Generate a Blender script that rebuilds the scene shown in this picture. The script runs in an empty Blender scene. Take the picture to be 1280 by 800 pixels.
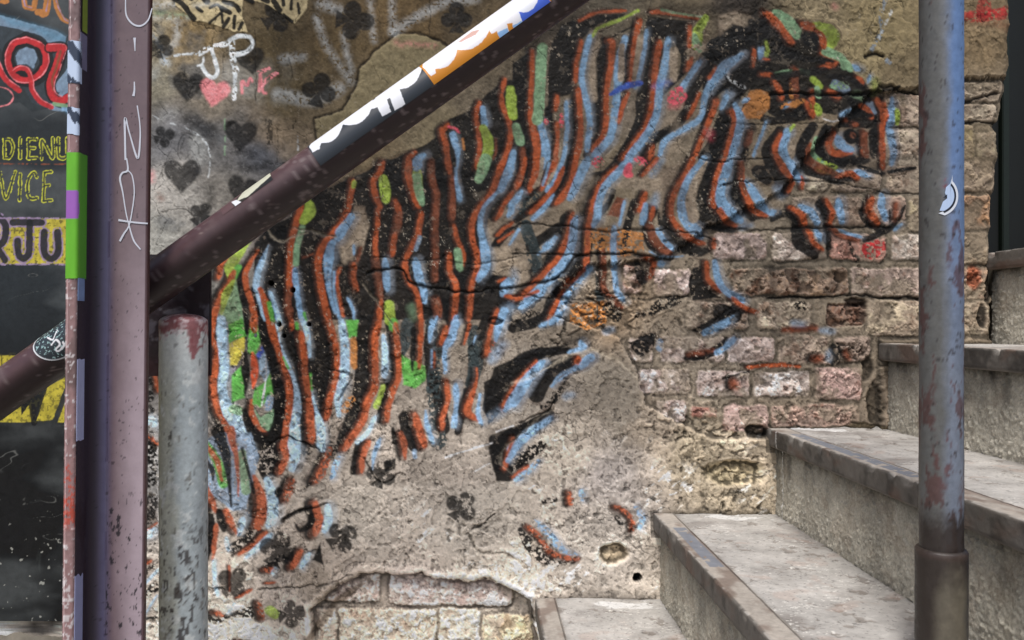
import bpy, math, random
import numpy as np
random.seed(7); RNG = np.random.default_rng(11)

# ------------------------------------------------------------------ frame of reference
FPX = 1005.0                 # focal length in photo pixels
VX, VY = 600.0, 405.0        # where the view axis meets the wall
EYE = 1.45; D0 = 1.87
S = D0 / FPX                 # metres of wall per unit of the wall grid
def WX(px, d=D0): return (px - VX) * d / FPX
def WZ(py, d=D0): return EYE + (VY - py) * d / FPX
def WYd(d): return d - D0

scene = bpy.context.scene
COL = scene.collection
def lin(c):
    c = np.asarray(c, float) / 255.0
    return np.where(c <= .04045, c / 12.92, ((c + .055) / 1.055) ** 2.4)

# ------------------------------------------------------------------ objects
def setp(o, **k):
    for a, b in k.items():
        if b is not None: o[a] = b
    return o
def empty(name, loc, **k):
    o = bpy.data.objects.new(name, None); COL.objects.link(o)
    o.location = loc; o.empty_display_size = .1
    return setp(o, **k)
def link(name, me, mat, parent=None, **k):
    o = bpy.data.objects.new(name, me); COL.objects.link(o)
    if mat is not None and len(me.materials) == 0: me.materials.append(mat)
    if parent is not None:
        o.parent = parent
        o.location = [-c for c in world_loc(parent)]
    return setp(o, **k)
def world_loc(o):
    v = [0, 0, 0]
    while o is not None:
        v = [a + b for a, b in zip(v, o.location)]; o = o.parent
    return v
def np_mesh(name, V, F, C=None, N=None, smooth=True):
    V = np.ascontiguousarray(V, np.float32); F = np.ascontiguousarray(F, np.int32)
    me = bpy.data.meshes.new(name); nf = len(F); k = F.shape[1]
    me.vertices.add(len(V)); me.vertices.foreach_set('co', V.ravel())
    me.loops.add(nf * k); me.loops.foreach_set('vertex_index', F.ravel())
    me.polygons.add(nf)
    me.polygons.foreach_set('loop_start', np.arange(0, nf * k, k, dtype=np.int32))
    me.polygons.foreach_set('loop_total', np.full(nf, k, np.int32))
    me.polygons.foreach_set('use_smooth', np.full(nf, smooth, bool))
    me.update(calc_edges=True)
    if C is not None:
        a = me.color_attributes.new('Col', 'FLOAT_COLOR', 'POINT')
        c4 = np.ones((len(V), 4), np.float32); c4[:, :3] = C
        a.data.foreach_set('color', c4.ravel())
    if N is not None:
        me.normals_split_custom_set_from_vertices(np.ascontiguousarray(N, np.float32))
    return me
def grid_faces(nu, nv, flip=False, closed_u=False):
    i = np.arange(nu - (0 if closed_u else 1)); j = np.arange(nv - 1)
    I, J = np.meshgrid(i, j, indexing='xy')
    I2 = (I + 1) % nu
    q = [J * nu + I, J * nu + I2, (J + 1) * nu + I2, (J + 1) * nu + I]
    if flip: q = q[::-1]
    return np.stack(q, -1).reshape(-1, 4)

# ------------------------------------------------------------------ noise
_T = RNG.random((24, 256, 256)).astype(np.float32)
def vnoise(x, y, k=0):
    t = _T[k % 24]
    xi = np.floor(x).astype(np.int32); yi = np.floor(y).astype(np.int32)
    fx = (x - xi).astype(np.float32); fy = (y - yi).astype(np.float32)
    fx = fx * fx * (3 - 2 * fx); fy = fy * fy * (3 - 2 * fy)
    x0 = xi & 255; x1 = (xi + 1) & 255; y0 = yi & 255; y1 = (yi + 1) & 255
    a = t[y0, x0] * (1 - fx) + t[y0, x1] * fx
    b = t[y1, x0] * (1 - fx) + t[y1, x1] * fx
    return (a * (1 - fy) + b * fy) * 2 - 1
def fbm(x, y, scale, octv=4, k=0, rough=.5):
    s = 0; a = 1.0; n = 0; c, sn = .8, .6
    x = x / scale; y = y / scale
    for o in range(octv):
        s = s + a * vnoise(x, y, k + o); n += a; a *= rough
        x, y = (c * x - sn * y) * 2.03 + 17.3, (sn * x + c * y) * 2.03 + 5.1
    return s / n
def ridged(x, y, scale, octv=4, k=0):
    s = 0; a = 1.0; n = 0; x = x / scale; y = y / scale
    for o in range(octv):
        s = s + a * (1 - np.abs(vnoise(x, y, k + o)) * 1.6); n += a; a *= .5
        x, y = (.8 * x - .6 * y) * 2.1 + 7, (.6 * x + .8 * y) * 2.1 + 3
    return s / n
def sst(a, b, x):
    t = np.clip((x - a) / (b - a), 0, 1); return t * t * (3 - 2 * t)

# ------------------------------------------------------------------ painter
PAL = {k: lin(v) for k, v in dict(
    K=(13, 13, 15), k=(12, 12, 14), O=(174, 82, 40), o=(128, 70, 46), Q=(226, 84, 34),
    B=(120, 156, 188), C=(152, 182, 204), D=(126, 148, 170), G=(82, 160, 62), H=(124, 160, 122), L=(148, 172, 62),
    T=(54, 66, 68), P=(214, 82, 98), p=(226, 130, 135), R=(190, 40, 45), W=(225, 225, 225), w=(190, 196, 198),
    N=(152, 136, 116), A=(184, 120, 58), U=(52, 92, 190), Y=(190, 175, 60), y=(206, 206, 56), M=(90, 88, 84),
    E=(196, 178, 140), V=(150, 130, 160), S=(60, 130, 160), X=(40, 47, 50), Z=(20, 22, 24)).items()}
def catmull(P, n=6):
    P = np.asarray(P, float)
    if len(P) < 3: return P
    Q = np.vstack([2 * P[0] - P[1], P, 2 * P[-1] - P[-2]]); out = []
    for i in range(1, len(Q) - 2):
        p0, p1, p2, p3 = Q[i - 1:i + 3]
        for t in np.arange(n) / n:
            out.append(.5 * (2 * p1 + (p2 - p0) * t + (2 * p0 - 5 * p1 + 4 * p2 - p3) * t * t + (3 * p1 - p0 - 3 * p2 + p3) * t ** 3))
    out.append(P[-1]); return np.array(out)
class Canvas:
    def __init__(s, xs, ys, col, warp=1.3, wscale=7):
        s.xs, s.ys = xs, ys
        s.X, s.Y = np.meshgrid(xs, ys)
        s.c = np.zeros(s.X.shape + (3,), np.float32) + np.asarray(col, np.float32)
        s.n = fbm(s.X, s.Y, wscale, 3, 3)
        s.n2 = fbm(s.X, s.Y, 2.6, 2, 9)
        s.PX = s.X + warp * fbm(s.X, s.Y, wscale * 1.5, 3, 5); s.PY = s.Y + warp * fbm(s.X, s.Y, wscale * 1.5, 3, 13)
        s.cover = np.zeros(s.X.shape, np.float32)
        s.track = None
    def box(s, x0, y0, x1, y1):
        i0, i1 = np.searchsorted(s.xs, [x0, x1]); j0, j1 = np.searchsorted(s.ys, [y0, y1])
        return slice(max(j0, 0), j1), slice(max(i0, 0), i1)
    def blend(s, sl, a, col, rough):
        a = np.clip(a, 0, 1)
        v = 1 + rough * .32 * s.n[sl] + rough * .16 * s.n2[sl]
        c = np.asarray(col, np.float32) * np.clip(v, .3, 2)[..., None]
        s.c[sl] = s.c[sl] * (1 - a[..., None]) + c * a[..., None]
        if s.track is not None: s.track[sl] = np.maximum(s.track[sl], a)
    def stroke(s, pts, w, col, soft=1.2, op=.94, rough=1, worn=.0, taper=False):
        if taper and len(pts) > 1:
            g = [len(p) > 2 for p in pts]; pts = [(p[0], p[1], (p[2] if len(p) > 2 else w)) for p in pts]
            q = list(pts)
            for e, f in ((0, 1), (-1, -2)):
                if not g[e]:
                    a, b = pts[e], pts[f]; L = math.hypot(a[0] - b[0], a[1] - b[1]); t = min(.5, w * .8 / (L + 1e-6))
                    mid = (a[0] + (b[0] - a[0]) * t, a[1] + (b[1] - a[1]) * t, a[2]); end = (a[0], a[1], a[2] * .6)
                    if e == 0: q = [end, mid] + q[1:]
                    else: q = q[:-1] + [mid, end]
            pts = q
        P = catmull([(p[0], p[1], (p[2] if len(p) > 2 else w)) for p in pts])
        if len(P) == 1: P = np.vstack([P, P + [.01, 0, 0]])
        m = P[:, 2].max() + 6
        sl = s.box(P[:, 0].min() - m, P[:, 1].min() - m, P[:, 0].max() + m, P[:, 1].max() + m)
        X, Y = s.PX[sl], s.PY[sl]
        if X.size == 0: return
        best = np.full(X.shape, -1e9, np.float32)
        for a, b in zip(P[:-1], P[1:]):
            dx, dy = b[0] - a[0], b[1] - a[1]; L = dx * dx + dy * dy + 1e-9
            r = max(a[2], b[2]) / 2 + 5
            k0 = np.searchsorted(s.xs[sl[1]], [min(a[0], b[0]) - r - 3, max(a[0], b[0]) + r + 3])
            k1 = np.searchsorted(s.ys[sl[0]], [min(a[1], b[1]) - r - 3, max(a[1], b[1]) + r + 3])
            q = (slice(*k1), slice(*k0)); x = X[q]; y = Y[q]
            t = np.clip(((x - a[0]) * dx + (y - a[1]) * dy) / L, 0, 1)
            d = np.hypot(x - a[0] - t * dx, y - a[1] - t * dy)
            best[q] = np.maximum(best[q], (a[2] + (b[2] - a[2]) * t) / 2 - d)
        al = sst(-soft, soft, best + s.n2[sl] * .35 + s.n[sl] * .7) * op
        if worn: al = al * sst(-.1, .25, s.n2[sl] + .55 - worn)
        s.blend(sl, al, col, rough)
    def poly(s, pts, col, soft=1.2, op=.94, rough=1, worn=0, ret=False):
        P = np.asarray(pts, float); m = 5
        sl = s.box(P[:, 0].min() - m, P[:, 1].min() - m, P[:, 0].max() + m, P[:, 1].max() + m)
        X, Y = s.PX[sl], s.PY[sl]
        if X.size == 0: return
        ins = np.zeros(X.shape, bool); d = np.full(X.shape, 1e9)
        for a, b in zip(P, np.roll(P, -1, 0)):
            dx, dy = b - a; L = dx * dx + dy * dy + 1e-9
            t = np.clip(((X - a[0]) * dx + (Y - a[1]) * dy) / L, 0, 1)
            d = np.minimum(d, np.hypot(X - a[0] - t * dx, Y - a[1] - t * dy))
            if abs(dy) > 1e-9:
                c = ((a[1] > Y) != (b[1] > Y)) & (X < dx * (Y - a[1]) / dy + a[0]); ins ^= c
        sd = np.where(ins, d, -d); al = sst(-soft, soft, sd + s.n2[sl] * .5) * op
        if worn: al = al * sst(-.1, .25, s.n2[sl] + .55 - worn)
        s.blend(sl, al, col, rough)
        if ret: return sl, sd
    def script(s, text, fx=None, halo=False, **kw):
        """lines: 'frame x0 y0 scale' | 'C w x,y[,w] ...' | 'C P x,y ...'"""
        x0 = y0 = 0; k = 1
        for ln in text.strip().splitlines():
            f = ln.split()
            if not f or f[0] == '#': continue
            if f[0] == 'frame': x0, y0, k = map(float, f[1:4]); continue
            pts = [[float(v) for v in p.split(',')] for p in f[2:]]
            pts = [[x0 + p[0] / k, y0 + p[1] / k] + ([p[2] / k] if len(p) > 2 else []) for p in pts]
            if fx: pts = [fx(p) for p in pts]
            c = f[0]; kk = dict(kw)
            if c[-1] == '~': kk['soft'] = 5.5; kk['op'] = .45; c = c[:-1]
            if c[-1] == '!': kk['worn'] = .35; c = c[:-1]
            if halo:
                if f[1] == 'P' or c not in 'OoBC': continue
                if c in 'BC':
                    w_ = float(f[1]) / k
                    s.stroke([(p[0] + w_ * .30, p[1], (p[2] if len(p) > 2 else w_) * 1.15) for p in pts], w_ * 1.15, (PAL[c] + PAL['N']) / 2, soft=4.0, op=.5, taper=True); continue
                w_ = float(f[1]) / k
                s.stroke([(p[0] - w_ * .72, p[1], (p[2] if len(p) > 2 else w_) * 1.15) for p in pts], w_ * 1.15, PAL['K'], soft=2.6, op=.9, taper=True)
                s.stroke([(p[0] - w_ * .22, p[1], (p[2] if len(p) > 2 else w_) * 1.0) for p in pts], w_, PAL['o'] * .8, soft=3.6, op=.7, taper=True); continue
            if c in 'HLGNADYT': kk['taper'] = False
            if f[1] == 'P':
                kk.pop('taper', 0); s.poly(pts, PAL[c], **kk)
            else:
                wk = .86 if kk.get('taper') and c in 'OoBC' else 1.0
                s.stroke([[p[0], p[1]] + ([p[2] * wk] if len(p) > 2 else []) for p in pts], float(f[1]) / k * wk, PAL[c], **kk)
def blur(a, r):
    for ax in (0, 1):
        for _ in range(2):
            pad = [(0, 0)] * a.ndim; pad[ax] = (r + 1, r)
            c = np.cumsum(np.pad(a, pad, mode='edge'), axis=ax, dtype=np.float64)
            n = a.shape[ax]
            hi = np.take(c, np.arange(2 * r + 1, 2 * r + 1 + n), ax); lo = np.take(c, np.arange(0, n), ax)
            a = ((hi - lo) / (2 * r + 1)).astype(np.float32)
    return a
SKY, SUN = 0.125, 3.0
ZK = '''
frame 640 0 4
K P 0,330 90,265 80,420 85,560 90,700 100,800 50,800 20,620 0,430
K P 195,230 250,130 335,105 350,160 330,240 310,420 290,480 240,490 180,500 175,400
K P 320,120 420,85 560,80 540,110 430,130 380,170 340,210
K 60 455,225 450,300,70 440,420 435,560,50 415,700 370,780,40
K 10 600,140 500,195
K 34 600,190 580,300 570,400 530,470 520,560 500,660
K 60 690,130 690,250,50 665,380 650,500,70 640,600 600,700 540,800
K P 670,90 900,120 870,180 862,280 860,370 800,440 735,500 760,450 830,380 835,290 800,210 740,205 700,270 680,200
K 70 1000,230,60 960,310 920,400 880,500,50 860,590,40 760,670,40 680,710 650,780
K 50 1060,420 1000,480,40 960,560,40 950,660,30
K P 1010,200 1060,260 1090,140 1140,120 1200,130 1280,70 1280,400 1130,430 1060,460 1000,480 950,520 940,420 1000,340
K 80 1110,440 1070,560 1040,640 1000,740 960,800
K! 40 1180,640 1160,720 1150,800
K 40 300,520 300,650 290,800
K 40 180,560 190,680 200,800
frame 480 80 5
K P 0,640 60,600 150,560 270,510 330,460 400,360 560,290 640,200 740,120 800,110 905,60 905,800 0,800
K 30 1040,240 1030,400 1040,520 1010,640 990,700
K 30 1180,480 1150,600 1120,760
frame 320 200 4
K P 0,420 70,330 180,290 280,180 440,110 560,60 640,0 1280,0 1280,130 1180,300 1150,430 1180,560 1280,600 1280,800 0,800
frame 640 200 4
K 36 95,0 85,80 60,150
K 40 170,0 150,70 110,150 60,200
K 40 280,30 250,130 190,190 110,240 20,300
K 60 540,0,50 470,80,60 400,100,60 370,180,80 355,280,80 350,360,60
K 30 500,160 480,220 440,270
K 50 610,220 580,300,40 560,400,50 560,460
K 40 710,250 670,330 680,420 740,470
K 60 830,60,40 780,130,50 760,220,50 750,300,60 780,380,60 850,430,70 930,460,50 980,450,30
K 70 1020,0 960,100 940,200,80 950,290,80 1020,330,50 1100,345,40
K 60 1110,60,50 1100,150 1130,230 1200,290,40
K 60 1220,60 1260,100
T! 60 60,330,50 90,420 110,500 150,600
T! 60 0,230 100,190 60,260 
K 50 230,340 160,390 90,440
K 60 265,330 220,430 180,520 120,590,40
K 60 340,340 330,460 290,540 230,620 210,720 160,800
K 50 620,520,40 650,600
K P 900,540 990,520 970,600 1000,660 1040,690 900,700 880,620
K 80 1040,760 1100,780
K! 60 480,740 520,780
K! 40 830,690 730,720 700,760
K! 30 0,650 120,640
K! 40 60,770 200,790
frame 880 130 4.923
K 80 140,60 90,180 60,330 30,450
K 70 200,400 140,560 230,660
K 60 280,150 230,250 190,380
K 70 460,180 380,280 390,360 450,470 500,540
K! 70 330,440 380,400
K 60 660,150 590,250 570,350 620,400 760,450
K 80 760,180 700,280 740,350 900,350
K 60 1040,180 1050,310
K 50 830,90 960,60 1060,90
K 60 0,560 40,640 100,720
K 46 250,30 400,110 600,90
K 50 480,60 560,20
K! 26 300,700 420,690 500,660 560,700
frame 880 0 4.923
K P 0,300 80,230 130,190 210,190 240,160 300,140 350,110 420,130 480,280 560,200 640,210 720,300 800,390 880,440 960,500 1000,560 1100,600 1130,790 820,790 820,720 700,700 440,740 380,700 380,600 270,560 200,620 160,520 40,620 0,600
K 20 1000,575 1130,560 1180,545
K 60 60,430 20,520
frame 960 200 4
K 30 300,30 330,80 400,100
K 18 600,60 730,40
K 26 460,40 560,70
K 26 20,300 90,275,30 140,300,50 150,400,70 180,440,60 230,480,40
K 40 260,230,60 290,280 290,380 300,440,30
K 50 490,200,30 480,270,60 510,310,50 560,340
K 30 680,230,10 620,330 550,370 480,400
K! 24 400,420 440,500
K~ 34 0,550 120,555 220,560
K~ 40 135,590 140,660
K~ 40 340,600 280,660
K! 44 150,730 170,732
frame 320 400 4
K 90 180,60 180,200,80 220,350,60 240,480,60 240,620,50
K 140 320,60 320,250,150 330,400,120 330,470,60
K 100 560,20 555,200,110 540,330,90 510,440,80 470,520,60 430,600,50
K 20 660,10 680,200,30 660,320,40 630,420,30 620,500
K 70 50,60 100,200 130,330,80 120,450,80 80,560,100 20,600,100
K! P 20,640 130,560 150,680 100,780 60,760 10,700
K 60 745,480 770,580 790,630,40
K 34 690,540,20 700,600
K P 640,700 705,685 700,740 650,750
K 60 910,380 930,480 940,540
K 30 1050,350 1040,450 1010,550,40
K 36 520,620 500,700 490,750
K P 1140,310 1280,225 1280,330 1230,440 1160,520 1140,420
K P 1160,630 1280,520 1280,800 1200,800
K 60 880,20 870,120 880,260 890,340
K 50 970,60 920,160
T 60 760,20 740,120 700,200
T 70 1090,60 1100,200,80 1080,320,50
T! 70 900,250 890,330 900,450 910,600,90
K 50 1150,0 1120,80
K! 70 250,640 300,600 380,640
frame 640 400 4
K 60 280,150,30 120,170 40,220,90 0,270,90
K 60 300,200,50 220,250 150,300,90 120,370,80
K! 30 260,320,16 210,390 150,430
K 50 180,450,16 100,510,36 0,570,50
K! 60 150,620,40 60,670,70 0,720,70
K! P 580,110 640,80 740,60 730,100 680,160 640,190 600,150
K~ 40 1000,10 900,55
K 30 1070,90,16 980,170,36 870,190,26
K 14 1180,258 1100,280 1050,290
K! 50 0,20 150,10
K~ 40 380,80 280,110
frame 960 400 4
K~ 26 20,70 120,90
K~ 26 0,252 180,256 260,240
K! 60 330,140 330,200
frame 180 540 3.077
K! P 430,270 460,240 440,350 470,380 420,430 345,470 330,430 390,390
K! P 440,130 500,60 530,100 510,160 470,190
K! 30 470,515 540,480
K! P 330,690 440,650 450,710 340,700
K! 60 30,60 30,120 30,180
K! 60 35,260 20,320
K! 20 50,510 20,530
K! 40 50,590 30,600
K 12 10,710 60,705
K! 20 250,690 280,720 330,700
K! 14 340,790 420,795
frame 640 600 4
K! 50 40,240,24 100,330,60 180,390,60 300,395,30
K! 26 160,100 210,90
K! 24 520,180 540,210
frame 180 400 5
K! 60 40,60 40,300 50,480
K! 50 30,560 60,560
K! 70 50,790 60,800
frame 500 275 2.556
K 44 530,0 520,60 480,130 400,200 360,260
K 50 590,60 570,160 500,240 470,320
K 34 480,300 420,330 360,345
K 12 380,15 320,75 285,115
K P 262,600 300,470 420,415 540,395 440,450 370,540 320,610 290,645
K 34 560,448 500,460 440,500 425,545
K! 16 525,500 500,560 470,600
K 24 480,618 400,655 300,700,36
K P 285,715 390,665 350,740 330,800 305,800
K! P 350,765 460,703 465,722 400,780 360,800
K 50 20,150 140,190 260,210 330,190
K! 40 330,250 400,270 440,235
K 30 300,20 300,110 270,180
K P 900,440 960,428 1030,388 1052,374 1000,436 940,450
K P 1000,312 1060,268 1135,290 1065,306 960,362 930,352
K P 735,392 800,358 822,368 785,420 755,410
K! 20 760,305 830,282 895,255
K~ 20 1050,40 1120,110
K~ 30 1180,150 1190,230
T 34 400,20 430,100 440,170
T 26 610,170 640,250 640,330
T 26 230,380 240,450 220,520
T! 26 90,330 120,400 110,520
K 22 140,260 160,330 150,400
K 26 640,60 640,120
frame 640 0 4
K 30 740,250 700,420 690,470
K 36 860,560 800,640 720,690 640,760
K 24 540,420 520,520 500,600
K 30 400,440 400,560 390,700
frame 320 200 4
K! 60 1160,560 1220,600 1280,590
K! 40 1170,300 1150,420 1180,470
'''
ZN = '''
frame 320 200 4
N P 500,230 545,240 570,330 540,450 500,540 440,520 410,440 420,400 470,330
N P 1180,440 1280,430 1280,590 1180,570
N P 1160,300 1230,320 1200,400 1170,430 1150,380
frame 640 200 4
N P 480,130 720,60 850,20 800,120 760,200 740,300 700,160 560,150
N P 0,480 60,500 90,600 40,680 0,680
N P 350,560 410,560 420,650 340,650
frame 640 0 4
N 36 430,220 400,300 400,420 405,500
N P 1020,90 1100,70 1190,90 1205,120 1150,145 1095,130 1030,190
N~ 60 800,600 820,720 780,800
'''
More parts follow.
